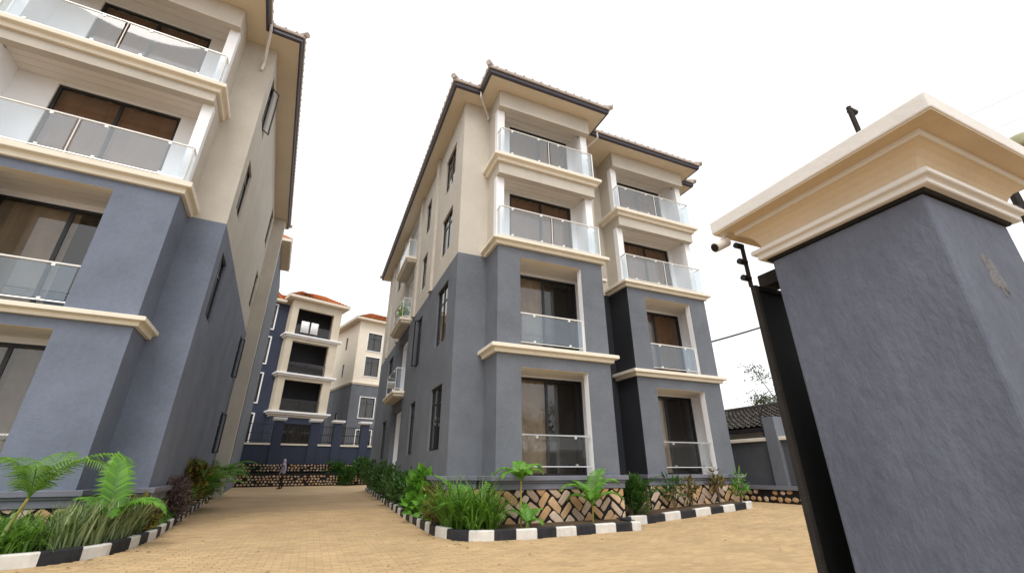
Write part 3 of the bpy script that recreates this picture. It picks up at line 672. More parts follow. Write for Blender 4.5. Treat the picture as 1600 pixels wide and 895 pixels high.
eaves(lb, [(-9.6, LEN + O), (-9.6, DY - O), (-4.45 - O, DY - O), (-4.45 - O, -O), (O - .1, -O), (O - .1, DY - O), (DX + O, DY - O), (DX + O, LEN + O - .1)], 14.03, M['tilepale'])
hip_roof(lb, -9, DX, DY, LEN, 14.4, 2.0, M['tilepale'], .1)
downpipe(lb, [(O - .02, DY - O - .12, 14.2), (O + .02, DY - O - .12, 13.95), (.62, DY - .06, 13.25), (.60, DY - .06, 12.95)], .045)
# ------------------------------------------------------------------ next block in the left row, seen past its corner
rb = thing('apartment_block', 'slim grey end of orange-roofed block showing past the beige pilaster of the left block', 'building', (LX, LY, 0), LA)
q = MB(); q.wall('y', 17.0, -8, 1.18, 0, 14.6, (), .2, 1); q.wall('x', 1.18, 17.2, 25, 0, 14.6, (), .2, -1); q.build('wall', M['grey'], rb)
q = MB(); q.prism([(-8.6, 16.4), (1.68, 16.4), (1.68, 21.3), (-8.6, 21.3)], 14.6, 14.64); q.build('soffit', M['soffit'], rb)
q = MB(); q.sweep([(-8.6, 21.3), (-8.6, 16.4), (1.68, 16.4), (1.68, 21.3)], [(-.05, 14.59), (.04, 14.59), (.06, 14.8), (-.05, 14.8)], True); q.build('gutter', M['cream'], rb)
hip_roof(rb, -8.6, 1.73, 16.35, 21.3, 14.81, 1.9, M['orange'], .03)

# ------------------------------------------------------------------ far navy block with cream balcony tower
nb = thing('apartment_block', 'navy apartment block with cream balcony tower and orange tiled roof behind the fence wall', 'building', (-3.68, 41.31, 0), .34)
TW = 4.45; led = [5.85, 9.0, 12.4]; sofn = 15.62
q = MB(); opn = []
for k in range(3):
    top = (led[k + 1] - .55) if k < 2 else sofn - .75
    opn.append((.55, 3.75, led[k] + .05, top))
q.wall('y', 0, 0, TW, 5.4, sofn, opn, .3, 1); q.wall('x', 0, .3, 1.0, 5.4, sofn, (), .25, 1); q.wall('x', TW, .3, 3, 5.4, sofn, (), .25, -1); q.build('tower_wall', M['tower'], nb)
q = MB(); q.wall('y', 0.02, 0.02, TW - .02, 1.5, 5.4, [(.6, 3.7, 2.6, 4.9)], .3, 1); q.box(0, .25, .32, 1, 1.5, 5.4); q.build('tower_base', M['navy'], nb)
q = MB(); q.wall('y', 1.9, .25, TW - .25, 1.5, sofn, (), .1, 1); q.build('balcony_back_wall', M['charcoal'], nb)  # navy wall; the balcony shade is put into its charcoal colour
for k, o_ in enumerate(opn):
    MB().box(.25, TW - .25, .3, 1.9, o_[2] - .25, o_[2] - .02).build('balcony_slab', M['ceiling'], nb)
    opening(nb, 'y', 1.85, 1, .8, 3.6, o_[2], o_[2] + 2.2, 3, (), M['darkroom'], 'balcony_door', .06)
    railing(nb, [(.57, .14), (3.73, .14)], o_[2], o_[2] + .95, M['gclear'], 1, M['gutter'])
    c = MB(); c.sweep([(0, 1.0), (0, 0), (TW, 0), (TW, 2)], moulding(led[k] - .28, led[k], .3)); c.build('balcony_ledge', M['white'], nb)
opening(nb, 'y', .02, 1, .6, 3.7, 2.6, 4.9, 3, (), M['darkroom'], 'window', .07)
wn = [(2.9, 5.55), (6.5, 8.85), (9.75, 12.0), (12.8, 15.0)]
hn = [(-3.0, -1.02, a, b) for a, b in wn]
q = MB(); q.wall('y', 1.0, -8, .0, 1.5, sofn - .35, hn, .25, 1); q.wall('x', TW + .02, 3.0, 9, 1.5, sofn - .3, (), .25, -1); q.wall('y', 2.95, TW, TW + .9, 1.5, sofn - .3, (), .25, 1); q.build('wall', M['navy'], nb)
for a_, b_, z0, z1 in hn:
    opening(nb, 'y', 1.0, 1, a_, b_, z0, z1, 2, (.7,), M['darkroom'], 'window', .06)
    f = MB(); f.wall('y', .93, a_ - .10, b_ + .10, z0 - .10, z1 + .10, [(a_, b_, z0, z1)], .075, 1); f.build('window_surround', M['white'], nb)
for poly, z in (([(-.5, .0), (-.5, -.5), (TW + .5, -.5), (TW + .5, 6), (-.5, 6)], sofn), ([(-8.5, .5), (-.5, .5), (-.5, 9), (-8.5, 9)], sofn - .36)):
    MB().prism(poly, z, z + .05).build('soffit', M['soffit'], nb); MB().sweep(poly, [(-.05, z + .05), (.05, z + .04), (.07, z + .24), (-.05, z + .24)], True).build('gutter', M['cream'], nb)
def tiled_slope(root, A, B, C_, D, n, k, mat):
    """roof slope A-B (eave) to D-C (ridge side) of overlapping tile courses, one joined part"""
    m = MB(); A, B, C_, D = map(Vector, (A, B, C_, D)); nr = (B - A).cross(D - A).normalized()
    if nr.z < 0: nr = -nr
    dn = nr * -.03; m.add([A + dn, B + dn, C_ + dn, D + dn, A + dn * 2, B + dn * 2, C_ + dn * 2, D + dn * 2], [(0, 1, 2, 3), (4, 7, 6, 5), (0, 4, 5, 1), (1, 5, 6, 2), (2, 6, 7, 3), (3, 7, 4, 0)])
    for i in range(k):
        a0, b0 = A.lerp(D, i / k), B.lerp(C_, i / k); a1, b1 = A.lerp(D, (i + 1.1) / k), B.lerp(C_, (i + 1.1) / k)
        for j in range(n):
            p, q_, r_, s_ = a0.lerp(b0, j / n), a0.lerp(b0, (j + 1) / n), a1.lerp(b1, (j + 1) / n), a1.lerp(b1, j / n)
            m1, m2 = (p + q_) / 2 + nr * .1, (r_ + s_) / 2 + nr * .05
            m.add([p + nr * .04, m1, q_ + nr * .04, s_, m2, r_], [(0, 1, 4, 3), (1, 2, 5, 4)])
    return m.build('roof_tiles', mat, root, recalc=False, kind='stuff')
zr = sofn + .2
for nm, P4 in (('f', [(-.55, -.55, zr), (TW + .55, -.55, zr), (TW - 1.2, 2.5, zr + 1.6), (1.2, 2.5, zr + 1.6)]), ('l', [(-.55, 4, zr), (-.55, -.55, zr), (1.2, 2.5, zr + 1.6), (1.2, 4, zr + 1.6)]), ('r', [(TW + .55, -.55, zr), (TW + .55, 6, zr), (TW - 1.2, 6, zr + 1.6), (TW - 1.2, 2.5, zr + 1.6)]),
               ('m', [(-8.5, .45, zr - .36), (-.5, .45, zr - .36), (-.5, 4, zr + 1.6), (-8.5, 4, zr + 1.6)])):
    tiled_slope(nb, *P4, 16, 9, M['orange'])
MB().box(-8, TW, 3.6, 9, 14.5, zr + 1.2).build('roof_core', M['orange'], nb)

# ------------------------------------------------------------------ far cream block
p0 = Vector((2.41, 46.86, 0)); cb_ = thing('apartment_block', 'cream upper and grey lower apartment block with orange roof behind the navy one', 'building', (2.55, 47.2, 0), .30)
zc = 16.2; spl = 9.55
hol = [(1.05, 2.6, 13.1, 15.0), (1.05, 2.6, 10.4, 12.4), (1.05, 2.6, 6.2, 8.2), (1.05, 2.6, 2.6, 5.0)]
for nm, z0, z1, mat, hs_ in (('upper_wall', spl, zc, 'cream', hol[:2]), ('lower_wall', 1.5, spl, 'grey', hol[2:])):
    q = MB(); q.wall('y', 0, 0, 8, z0, z1, hs_, .25, 1); q.wall('x', 0, .25, 9, z0, z1, [(3.0, 3.6, z0 + 1, z0 + 2.4), (3.0, 3.6, z0 + 4, z0 + 5.4)], .25, 1); q.build(nm, M[mat], cb_)
    for z in (z0 + 1, z0 + 4): opening(cb_, 'x', 0, 1, 3.0, 3.6, z, z + 1.4, 1, (), M['darkroom'])
for a_, b_, z0, z1 in hol:
    opening(cb_, 'y', 0, 1, a_, b_, z0, z1, 2, (.7,), M['darkroom'], 'window', .06)
    f = MB(); f.wall('y', -.06, a_ - .08, b_ + .08, z0 - .08, z1 + .08, [(a_, b_, z0, z1)], .062, 1); f.build('window_surround', M['white'], cb_)
MB().sweep([(0, 9), (0, 0), (8, 0)], moulding(spl - .12, spl + .12, .15)).build('wall_ledge', M['cream'], cb_)
poly = [(-.55, 9), (-.55, -.55), (8.5, -.55), (8.5, 9)]
MB().prism(poly, zc, zc + .05).build('soffit', M['soffit'], cb_); MB().sweep(poly, [(-.05, zc + .05), (.05, zc + .04), (.07, zc + .22), (-.05, zc + .22)], True).build('gutter', M['cream'], cb_)
for P4 in ([(-.6, -.6, zc + .2), (8.5, -.6, zc + .2), (8.5, 3.2, zc + 2.2), (2.4, 3.2, zc + 2.2)], [(-.6, 9, zc + .2), (-.6, -.6, zc + .2), (2.4, 3.2, zc + 2.2), (2.4, 9, zc + 2.2)]): tiled_slope(cb_, *P4, 18, 10, M['orange'])

# ------------------------------------------------------------------ retaining wall and fence wall at the end of the drive
FA, FO = .16, Vector((-1.0, 36.2, 0))
def fl(u, v, yl=0.0):                                              # photo pixel -> local (x, z) on the fence plane
    d = ray(u, v); c, s = math.cos(FA), math.sin(FA); ox, oy = -FO.x, -FO.y
    dx, dy = d.x * c + d.y * s, -d.x * s + d.y * c; px, py = ox * c + oy * s, -ox * s + oy * c; t = (yl - py) / dy
    return px + dx * t, CAMH + d.z * t
fw = thing('fence_wall', 'navy garden wall with capped piers and black grilles above the stone terrace', 'wall', tuple(FO), FA)
zsill = 2.95; ztop = 4.55
piers = [fl(431, 690)[0], fl(489, 690)[0], fl(525, 690)[0], fl(568, 690)[0]]
q = MB(); q.box(-6.5, 6.0, 0, .22, 1.7, zsill - .02); q.build('parapet', M['navy'], fw)
for px in piers:
    MB().box(px - .30, px + .30, -.1, .36, 1.7, ztop).build('pier', M['navy'], fw); c = MB(); c.sweep([(px - .30, .36), (px - .30, -.1), (px + .30, -.1), (px + .30, .36)], [(-.3, ztop), (.06, ztop), (.14, ztop + .1), (.14, ztop + .22), (-.3, ztop + .22)], True); c.build('pier_cap', M['white'], fw)
edges = [-6.5] + piers + [6.0]
for i in range(len(edges) - 1):
    a = edges[i] + (.33 if i else 0); b = edges[i + 1] - (.33 if i < len(edges) - 2 else 0)
    if b - a < .3: continue
    MB().box(a, b, -.06, .28, zsill - .02, zsill + .1).build('sill', M['cream'], fw)
    gm = MB(); n = int((b - a) / .13); top = ztop - .25
    for j in range(n + 1):
        x = a + (b - a) * j / n; gm.box(x - .012, x + .012, .09, .115, zsill + .1, top)
    for z in (zsill + .25, zsill + .75, top): gm.box(a, b, .085, .12, z - .02, z + .02)
    gm.build('grille', M['frame'], fw)
rt = thing('retaining_wall', 'two-tier stone retaining wall at the end of the driveway', 'wall', tuple(FO), FA)
g0 = gz(0, 36)
MB().box(-7, 6.6, -.25, -.02, 0, 1.72).build('upper_tier', M['mortar'], rt); rubble(rt, lambda u, z, d: (u, -.29 - d, z), -7, 6.6, 1.2, 1.72, .2)
MB().box(-7, 6.6, -1.3, -.3, 0, 1.14).build('lower_tier', M['mortar'], rt); rubble(rt, lambda u, z, d: (u, -1.34 - d, z), -7, 6.6, g0, 1.12, .2)
for u0, u1 in ((414, 428), (450, 470), (513, 528), (546, 560)):
    a = ground_at(u0, 757); b = ground_at(u1, 757)
    m = MB(); d = (b - a); d.z = 0; d.normalize(); n = Vector((-d.y, d.x, 0)); L = (b - a).length; z = gz(a.x, a.y)
    m.add([a + n * t + Vector((0, 0, zz)) + d * e for zz in (-.1, .26) for t, e in ((0, 0), (0, L), (.25, L), (.25, 0))], [(0, 3, 2, 1), (4, 5, 6, 7), (0, 1, 5, 4), (1, 2, 6, 5), (2, 3, 7, 6), (3, 0, 4, 7)])
    o = m.build('kerb_block', M['kwhite'], None, bevel=.02); tag(o, 'white painted kerb block at the foot of the stone retaining wall', 'kerb block', 'white kerb blocks along the retaining wall')

# ------------------------------------------------------------------ right boundary wall and the neighbour's roof
bw = thing('boundary_wall', 'grey boundary wall with cream coping and stone foot beyond the right balcony bay', 'wall')
XW = 15.0
MB().box(XW, XW + .22, 3, 30, 0, 2.2).build('wall_face', M['grey3'], bw)
MB().box(XW - .1, XW + .32, 3, 30, 2.2, 2.32).build('coping', M['cream'], bw, bevel=.015)
MB().box(XW - .32, XW - .01, 3, 30, .62, .74).build('ledge', M['ledge'], bw); MB().box(XW - .2, XW - .01, 3, 30, 0, .62).build('foot', M['mortar'], bw)
rubble(bw, lambda u, z, d: (XW - .22 - d, u, z), 8.5, 17, .2, .62, .25)
for yy in (11.05, 19.5): MB().box(XW - .16, XW + .36, yy, yy + .45, .74, 3.0).build('pier', M['grey'], bw)
def fence_post(loc, h, label, lean=0., knobs=3, side=-1, fork=True, group=None, th=.022):
    t = thing('fence_post', label, 'post', loc, 0, group)
    m = MB(); m.bar((0, 0, 0), (lean, 0, h), th, 6); 
    if fork: m.bar((lean * .55, 0, h * .55), (lean * .55 - .0, -.34, h * 1.0), th * .8, 6)
    m.build('shaft', M['gatedge'], t)
    for i in range(knobs):
        z = h * (.18 + .78 * i / max(1, knobs - 1)); MB().bar((lean * z / h, 0, z), (lean * z / h + side * .06, 0, z), .02, 8).build('insulator', M['blackmetal'], t)
    return t
fence_post((XW + .1, 13.45, 2.3), 1.15, 'slim security fence post on the boundary wall beside the balcony bay', 0, 3, -1, False)
fence_post((XW + .1, 11.75, 2.3), 1.35, 'forked security fence post on the boundary wall near its taller pier', 0, 3, -1, True)
nh = thing('neighbour_house', 'low house with dark tiled roof behind the boundary wall', 'house')
MB().box(17.2, 22, 8, 24, 0, 2.75).build('wall', M['beige'], nh)
MB().box(16.6, 22.6, 7.6, 24.4, 2.72, 2.82).build('fascia', M['gutter'], nh)
tiled_slope(nh, (16.55, 24.4, 2.84), (16.55, 7.6, 2.84), (19.6, 9.6, 4.0), (19.6, 22.4, 4.0), 60, 12, M['darktile'])
tiled_slope(nh, (16.55, 7.6, 2.84), (22.65, 7.6, 2.84), (19.6, 9.6, 4.0), (19.6, 9.6, 4.0), 22, 10, M['darktile'])
m = MB(); m.bar((19.6, 9.6, 4.05), (19.6, 22.4, 4.05), .13, 8); m.build('ridge_cap', M['darktile'], nh)

# ------------------------------------------------------------------ gate pillar, gate, camera, posts
gp = thing('gate_pillar', 'large rough grey-blue gate pillar with stepped cream cap', 'pillar', (2.785, 1.17, 0))
HW = .385
bm = bmesh.new()
q = MB(); q.box(-HW, HW, -HW, HW, -.05, 2.40); q.build('shaft', M['pillar'], gp, bevel=.012)
sq = lambda e: [(-e, e), (-e, -e), (e, -e), (e, e)]
q = MB(); q.sweep(sq(HW), [(-.2, 2.40), (.012, 2.40), (.02, 2.415), (-.2, 2.415)], True); q.build('shadow_gap', M['mortar'], gp)
q = MB(); q.sweep(sq(HW), [(-.2, 2.415), (.045, 2.415), (.05, 2.42), (.05, 2.444), (.056, 2.449), (.068, 2.451), (.072, 2.456), (.072, 2.476), (.066, 2.482), (-.2, 2.482)], True); q.build('neck_moulding', M['capcream'], gp)
q = MB(); q.sweep(sq(HW), [(-.2, 2.482), (.022, 2.482), (.024, 2.50), (.032, 2.53), (.048, 2.562), (.072, 2.592), (.098, 2.611), (.105, 2.613), (-.2, 2.613)], True); q.build('cove', M['capbounce'], gp)
q = MB(); q.sweep(sq(HW), [(-.2, 2.613), (.112, 2.613), (.118, 2.618), (.118, 2.640), (-.2, 2.640)], True); q.build('step_moulding', M['capcream'], gp)
q = MB(); q.box(-HW - .203, HW + .203, -HW - .203, HW + .203, 2.640, 2.646); q.build('added_cap_bounce_plate', M['capbounce'], gp)  # thin plate added to carry the painted ground bounce
q = MB(); q.box(-HW - .21, HW + .21, -HW - .21, HW + .21, 2.647, 2.735); q.build('cap_slab', M['capcream'], gp, bevel=.008)
q = MB(); e = HW + .19; q.add([(-e, -e, 2.735), (e, -e, 2.735), (e, e, 2.735), (-e, e, 2.735), (0, 0, 2.86)], [(0, 1, 4), (1, 2, 4), (2, 3, 4), (3, 0, 4)]); q.build('cap_top', M['capcream'], gp)
# patch where the plaster has come off on the street face
q = MB(); cx, cz = -.04, 2.05; pts = []
for i in range(22):
    t = 2 * PI * i / 22; rr = R.uniform(.55, 1.1); pts.append((cx + (.075 * rr) * math.cos(t) + .05 * math.sin(t) * rr * -.4, cz + .13 * rr * math.sin(t)))
n = len(pts); q.add([(x, -HW - .0005, z) for x, z in pts] + [(cx + (x - cx) * .85, -HW - .004, cz + (z - cz) * .85) for x, z in pts], [(i, (i + 1) % n, n + (i + 1) % n, n + i) for i in range(n)] + [tuple(range(n, 2 * n))])
q.build('repair_patch', plaster('bare_render', (.175, .172, .178), var=.3, scale=14, bump=.8, bscale=40), gp)
gt = thing('sliding_gate', 'black steel sliding gate drawn back behind the gate pillar', 'gate', (2.40, 1.72, 0))
MB().box(.05, 3.4, .012, .03, .08, 2.28).build('gate_sheet', M['blackmetal'], gt)
q = MB(); q.box(0.022, .05, -.003, .031, .05, 2.31); q.build('end_stile', M['gatedge'], gt)
for z in (.05, 2.28): MB().box(.05, 3.4, 0, .03, z, z + .03).build('rail', M['blackmetal'], gt)
q = MB(); q.bar((.55, .02, .045), (.55, .03, .045), .04, 10); q.build('roller', M['steel'], gt)
fence_post((2.425, 1.745, 2.31), .30, 'black post with insulators on the free end of the sliding gate', 0, 3, -1, False, th=.013)
gr = thing('gate_guide', 'dark steel guide box holding the sliding gate against the pillar', 'gate guide', (2.62, 1.66, 2.33))
q = MB(); q.box(-.07, .07, -.1, .12, .0, .09); q.build('guide_box', M['gatedge'], gr, bevel=.006); q = MB(); q.bar((-.02, -.02, .09), (-.02, -.02, .13), .02, 8); q.build('bolt', M['blackmetal'], gr)
# bullet camera under the cap
cc = thing('security_camera', 'small white bullet camera under the far corner of the pillar cap', 'camera', (2.25, 1.72, 2.645))
MB().bar((0, 0, -.012), (0, 0, 0), .028, 12).build('mount', M['pipe'], cc); MB().bar((0, 0, -.01), (-.03, .012, -.06), .012, 8).build('arm', M['pipe'], cc)
d = Vector((-.62, .1, -.35)).normalized(); a = Vector((.02, .01, -.05))
MB().bar(a, a + d * .115, .032, 14).build('housing', M['pipe'], cc); MB().bar(a + d * .115, a + d * .12, .026, 14).build('lens', M['blackmetal'], cc)
fence_post((3.0, 1.14, 2.78), .70, 'dark security post rising from the top of the gate pillar', -.03, 2, 1, False, th=.016)
# wall running on from the pillar with its own posts
sw = thing('street_wall', 'grey street wall running on behind the gate pillar', 'wall'); MB().box(3.18, 12, .87, 1.09, 0, 2.05).build('wall_face', M['grey'], sw); MB().box(3.18, 12, .80, 1.16, 2.05, 2.16).build('coping', M['cream'], sw)
t = fence_post((4.40, .98, 2.16), 1.08, 'thick black fence post with side arm right of the pillar cap', -.0, 3, 1, False, th=.03)
MB().bar((0, 0, .78), (-.45, .05, .78), .018, 8).build('side_arm', M['blackmetal'], t)
lp = thing('security_lamp', 'olive dome lamp on a dark bracket right of the pillar cap', 'lamp', (4.72, .88, 2.16))
MB().bar((0, 0, 0), (0, 0, 1.36), .02, 8).build('bracket', M['blackmetal'], lp); MB().bar((0, 0, 1.34), (-.2, .06, 1.36), .016, 8).build('arm', M['blackmetal'], lp)
q = MB(); ring = [(.0, .14), (.05, .135), (.1, .115), (.14, .075), (.16, .025)]; vs = []
for z, r in ring:
    for i in range(16): vs.append((r * math.cos(2 * PI * i / 16), r * math.sin(2 * PI * i / 16), 1.32 + z))
q.add(vs, [(k * 16 + i, k * 16 + (i + 1) % 16, (k + 1) * 16 + (i + 1) % 16, (k + 1) * 16 + i) for k in range(4) for i in range(16)] + [tuple(range(16)), tuple(range(64, 80))])
q.build('dome', plaster('olive_lamp', (.30, .28, .16), var=.1, bump=0, rough=.4), lp, smooth=True)

# ------------------------------------------------------------------ overhead wires
def wire(a, b, sag, r, label, grp=None):
    pts = []; a = Vector(a); b = Vector(b)
    for i in range(25):
        t = i / 24; p = a.lerp(b, t); p.z -= sag * 4 * t * (1 - t); pts.append(p)
    o = MB().tube(pts, r, 5).build('overhead_wire', M['frame'], None); tag(o, label, 'wire', grp)
def at_dist(u, v, F):
    d = ray(u, v); return Vector((0, 0, CAMH)) + d * (F / (d.x * math.sin(YAW) + d.y * math.cos(YAW)))
wire((XD + .1, 12.8, at_dist(1118, 547, 17.0).z), at_dist(1230, 498, 17), .05, .035, 'thick dark service cable from the right bay towards the gate')
wire(at_dist(1400, 225, 26), at_dist(1640, 122, 22), .2, .012, 'thin wire crossing the sky above the pillar cap', 'sky wires')
wire(at_dist(1440, 240, 28), at_dist(1640, 166, 24), .2, .012, 'thin wire crossing the sky above the pillar cap', 'sky wires')

# ------------------------------------------------------------------ plants
G = {
 'strap': leafmat('strap_leaf', (.13, .29, .045), .45), 'var': leafmat('variegated_leaf', (.17, .30, .08), .5, tip=(.50, .58, .30)),
 'palm': leafmat('palm_leaf', (.13, .29, .045), .3), 'palm2': leafmat('palm_leaf_bright', (.13, .33, .045), .25), 'shrub': leafmat('shrub_leaf', (.05, .12, .028), .5),
 'bright': leafmat('bright_shrub_leaf', (.12, .33, .04), .35), 'croton': leafmat('croton_leaf', (.16, .07, .03), .6, tip=(.28, .26, .05)), 'dry': leafmat('purple_brown_leaf', (.13, .085, .085), .5, tip=(.30, .21, .19)),
 'tree': leafmat('tree_leaf', (.05, .09, .035), .5), 'fern': leafmat('fern_leaf', (.045, .13, .025), .45), 'stem': plaster('green_stem', (.16, .2, .06), var=.3, scale=8, bump=.2), 'ystem': plaster('yellow_stem', (.34, .28, .07), var=.3, scale=8, bump=.2)}
def blade(m, p, az, L, w, bend, lift=1.2, n=5, twist=0.):
    """an arching strap leaf"""
    d = Vector((math.cos(az), math.sin(az), 0)); s = Vector((-d.y, d.x, 0)); pts = []; ang = lift; q = Vector(p); vs = []
    for i in range(n + 1):
        t = i / n; ww = w * (1 - t ** 2.2) * (.55 + .45 * min(1, t * 3)) + .001
        vs += [q - s * ww, q + s * ww]; q = q + (d * math.cos(ang) + Vector((0, 0, 1)) * math.sin(ang)) * (L / n); ang -= bend / n
    m.add(vs, [(2 * i, 2 * i + 2, 2 * i + 3, 2 * i + 1) for i in range(n)])
def clump(loc, n, L, w, mat, label, spread=.12, group=None, name='strap_plant', lift=(.9, 1.45), bend=(1.0, 2.2)):
    t = thing(name, label, 'plant', loc, R.uniform(0, 6), group); k = 3
    for i in range(k):
        m = MB()
        for j in range(n // k): a = R.uniform(0, 2 * PI); r = R.uniform(0, spread); blade(m, (r * math.cos(a), r * math.sin(a), -.02), a + R.uniform(-.5, .5), L * R.uniform(.6, 1.1), w * R.uniform(.7, 1.2), R.uniform(*bend), R.uniform(*lift))
        m.build('foliage', mat, t, recalc=False, smooth=True)
    MB().bar((0, 0, -.06), (0, 0, .05), .05, 8, .02).build('crown_base', G['stem'], t)
    return t
def frond_mesh(L, wl, droop, nl=20, lw=.016, lift=1.15, vee=.35, lean=.9):
    """a pinnate palm frond along +X: rib and paired leaflets"""
    m = MB(); rib = []; q = Vector((0, 0, 0)); ang = lift
    for i in range(nl + 1):
        rib.append((q.copy(), ang)); q = q + Vector((math.cos(ang), 0, math.sin(ang))) * (L / nl); ang -= droop / nl * (0.4 + 1.2 * i / nl)
    for i in range(0, nl, 2): m.bar(rib[i][0], rib[min(nl, i + 2)][0], .008 * (1 - i / nl * .8) + .002, 4)
    for i in range(3, nl + 1):
        p, a = rib[i]; t = i / nl; ll = wl * math.sin(PI * min(1, .18 + t * .85)) ** .8 + .03
        fw = Vector((math.cos(a), 0, math.sin(a))); up = Vector((-math.sin(a), 0, math.cos(a)))
        for sgn in (-1, 1):
            d = (fw * lean * (.6 + .7 * t) + Vector((0, sgn, 0)) + up * vee).normalized(); wv = fw * lw
            b1 = p + d * ll * .5; b2 = p + d * ll + Vector((0, 0, -ll * .35)) * R.uniform(.6, 1.2)
            m.add([p - wv * .5, p + wv * .5, b1 + wv, b1 - wv, b2], [(0, 1, 2, 3), (3, 2, 4)])
    return m
def palm(loc, fronds, mat, label, stem=None, group=None, name='palm', stemr=.02, stemm=None):
    """fronds: list of (azimuth, length, leaflet length, droop, lift); stem: points the fronds rise from"""
    t = thing(name, label, 'palm', loc, 0, group); top = (0, 0, 0.02)
    if stem: MB().tube([(0, 0, -.05)] + stem, stemr, 7).build('stem', stemm or G['ystem'], t); top = stem[-1]
    else: MB().bar((0, 0, -.06), (0, 0, .1), .06, 8, .03).build('stem', G['stem'], t)
    for az, L, wl, dr, li, *ex in fronds:
        o = frond_mesh(L, wl, dr, lift=li, **(ex[0] if ex else {})).build('frond', mat, t, recalc=False); o.location = top; o.rotation_euler = (0, 0, az)
    return t
def shrub(loc, h, r, n, leaf, mat, label, name='shrub', group=None, low=.15, fl=None, narrow=.45):
    t = thing(name, label, 'shrub', loc, 0, group); st = MB(); tips = []
    for i in range(7):
        a = R.uniform(0, 2 * PI); rr = r * R.uniform(.2, .7); p = Vector((rr * math.cos(a), rr * math.sin(a), h * R.uniform(.5, .85))); st.bar((0, 0, -.05), p * .5 + Vector((0, 0, h * .08)), .012, 5, .009); st.bar(p * .5 + Vector((0, 0, h * .08)), p, .009, 5, .005); tips.append(p)
    st.build('stems', M['bark'], t)
    lumps = [Vector((R.uniform(-.55, .55) * r, R.uniform(-.55, .55) * r, h * R.uniform(low + .15, .85))) for i in range(11)]
    m = MB()
    for i in range(n):
        c = R.choice(lumps); d = Vector((R.gauss(0, 1), R.gauss(0, 1), R.gauss(0, 1))).normalized() * r * .48 * R.uniform(.55, 1.08); p = c + d
        if p.z < .02: p.z = R.uniform(.02, .15)
        ax = (d.normalized() + Vector((R.uniform(-.6, .6), R.uniform(-.6, .6), R.uniform(-.2, .7)))).normalized(); s = ax.cross(Vector((R.uniform(-1, 1), R.uniform(-1, 1), 1))).normalized(); L = leaf * R.uniform(.6, 1.25); w_ = L * narrow * .5; nn = ax.cross(s)
        m.add([p, p + ax * L * .45 + s * w_ + nn * L * .08, p + ax * L - nn * L * .12, p + ax * L * .45 - s * w_ + nn * L * .08, p + ax * L * .5], [(0, 1, 4), (1, 2, 4), (2, 3, 4), (3, 0, 4)])
    m.build('foliage', mat, t, recalc=False); return t
def ground_cover(name, label, cat, pts, L, w, mat, lift, bend):
    m = MB()
    for x, y in pts:
        a = R.uniform(0, 2 * PI); blade(m, (x, y, gz(x, y) + .13), a, L * R.uniform(.6, 1.15), w * R.uniform(.7, 1.25), R.uniform(*bend), R.uniform(*lift), 4)
    o = m.build(name, mat, None, recalc=False, smooth=True, kind='stuff'); tag(o, label, cat)
def scatter(poly, n):
    x0, x1 = min(p[0] for p in poly), max(p[0] for p in poly); y0, y1 = min(p[1] for p in poly), max(p[1] for p in poly); out = []
    while len(out) < n:
        p = (R.uniform(x0, x1), R.uniform(y0, y1))
        if inside(p, poly): out.append(p)
    return out
def bp(u, v):
    p = ground_at(u, v, .09) * 1.045; p.z = gz(p.x, p.y) + .14; return p
# left bed
ground_cover('border_grass', 'bright green strappy border grass in the left bed behind the kerb', 'grass', scatter([(-6.5, 9.12), (-3.75, 9.22), (-3.45, 9.45), (-3.55, 10.9), (-6.5, 10.9)], 2100), .72, .017, G['strap'], (.85, 1.45), (.9, 2.3))
ground_cover('variegated_grass', 'pale striped upright blades in the left bed below the dark ledge', 'plant', scatter([(-3.5, 9.42), (-3.12, 9.72), (-2.92, 10.3), (-2.84, 11.2), (-2.84, 12.3), (-3.3, 12.2), (-3.7, 10.95)], 1000), .66, .018, G['var'], (1.15, 1.55), (.1, .8))
ground_cover('lawn_edge', 'short grass along the left kerb beyond the striped blades', 'grass', scatter([(-2.8, 11.9), (-2.80, 13.0), (-3.15, 17), (-3.4, 17), (-3.1, 13.2)], 700), .2, .01, G['strap'], (.9, 1.5), (.5, 1.5))
p = Vector((-3.98, 9.55, .14)); B = dict(nl=32, lw=.012, lean=.7, vee=.1)
palm(p, [(2.5, 1.2, .36, 1.9, 1.2, B), (3.4, 1.0, .32, 1.7, 1.3, B), (-.35, 1.35, .38, 2.3, 1.15, B), (.25, 1.55, .40, 2.2, 1.15, B), (1.4, 1.0, .36, 1.4, 1.35, B), (-1.3, .9, .3, 1.8, 1.2, B)], G['palm'], 'slender areca palm with yellow stems in the strappy grass bed', [(.03, 0, .35), (.12, .02, .72)], name='areca_palm')
F_ = dict(nl=34, lw=.024, lean=.75, vee=.2)
p = Vector((-3.12, 10.6, .14))
palm(p, [(2.15, 1.25, .36, .75, 1.42, F_), (-.15, 1.05, .30, 2.1, .85, F_), (3.3, .9, .28, 2.0, .7, F_), (.6, .9, .28, 1.7, .9, F_), (-1.2, .7, .24, 1.8, .8, F_), (2.8, .8, .24, 1.5, 1.0, F_)], G['palm2'], 'young palm with one broad upright leaf in front of the left block', [(0, 0, .32)], name='young_palm', stemr=.05, stemm=G['stem'])
shrub((-2.98, 11.9, .09), .62, .34, 500, .2, G['croton'], 'low reddish croton behind the broad palm leaf', narrow=.25)
shrub((-3.16, 14.6, .1), .95, .50, 2000, .10, G['dry'], 'purple-brown small-leaved shrub beside the left kerb', low=.0)
shrub((-3.32, 16.9, .14), 1.35, .50, 900, .2, G['croton'], 'red-brown croton shrub between purple shrub and feathery palm', narrow=.4)
shrub((-3.45, 19.2, .18), 1.1, .5, 700, .2, G['croton'], 'low mottled croton at the foot of the feathery palm', narrow=.4)
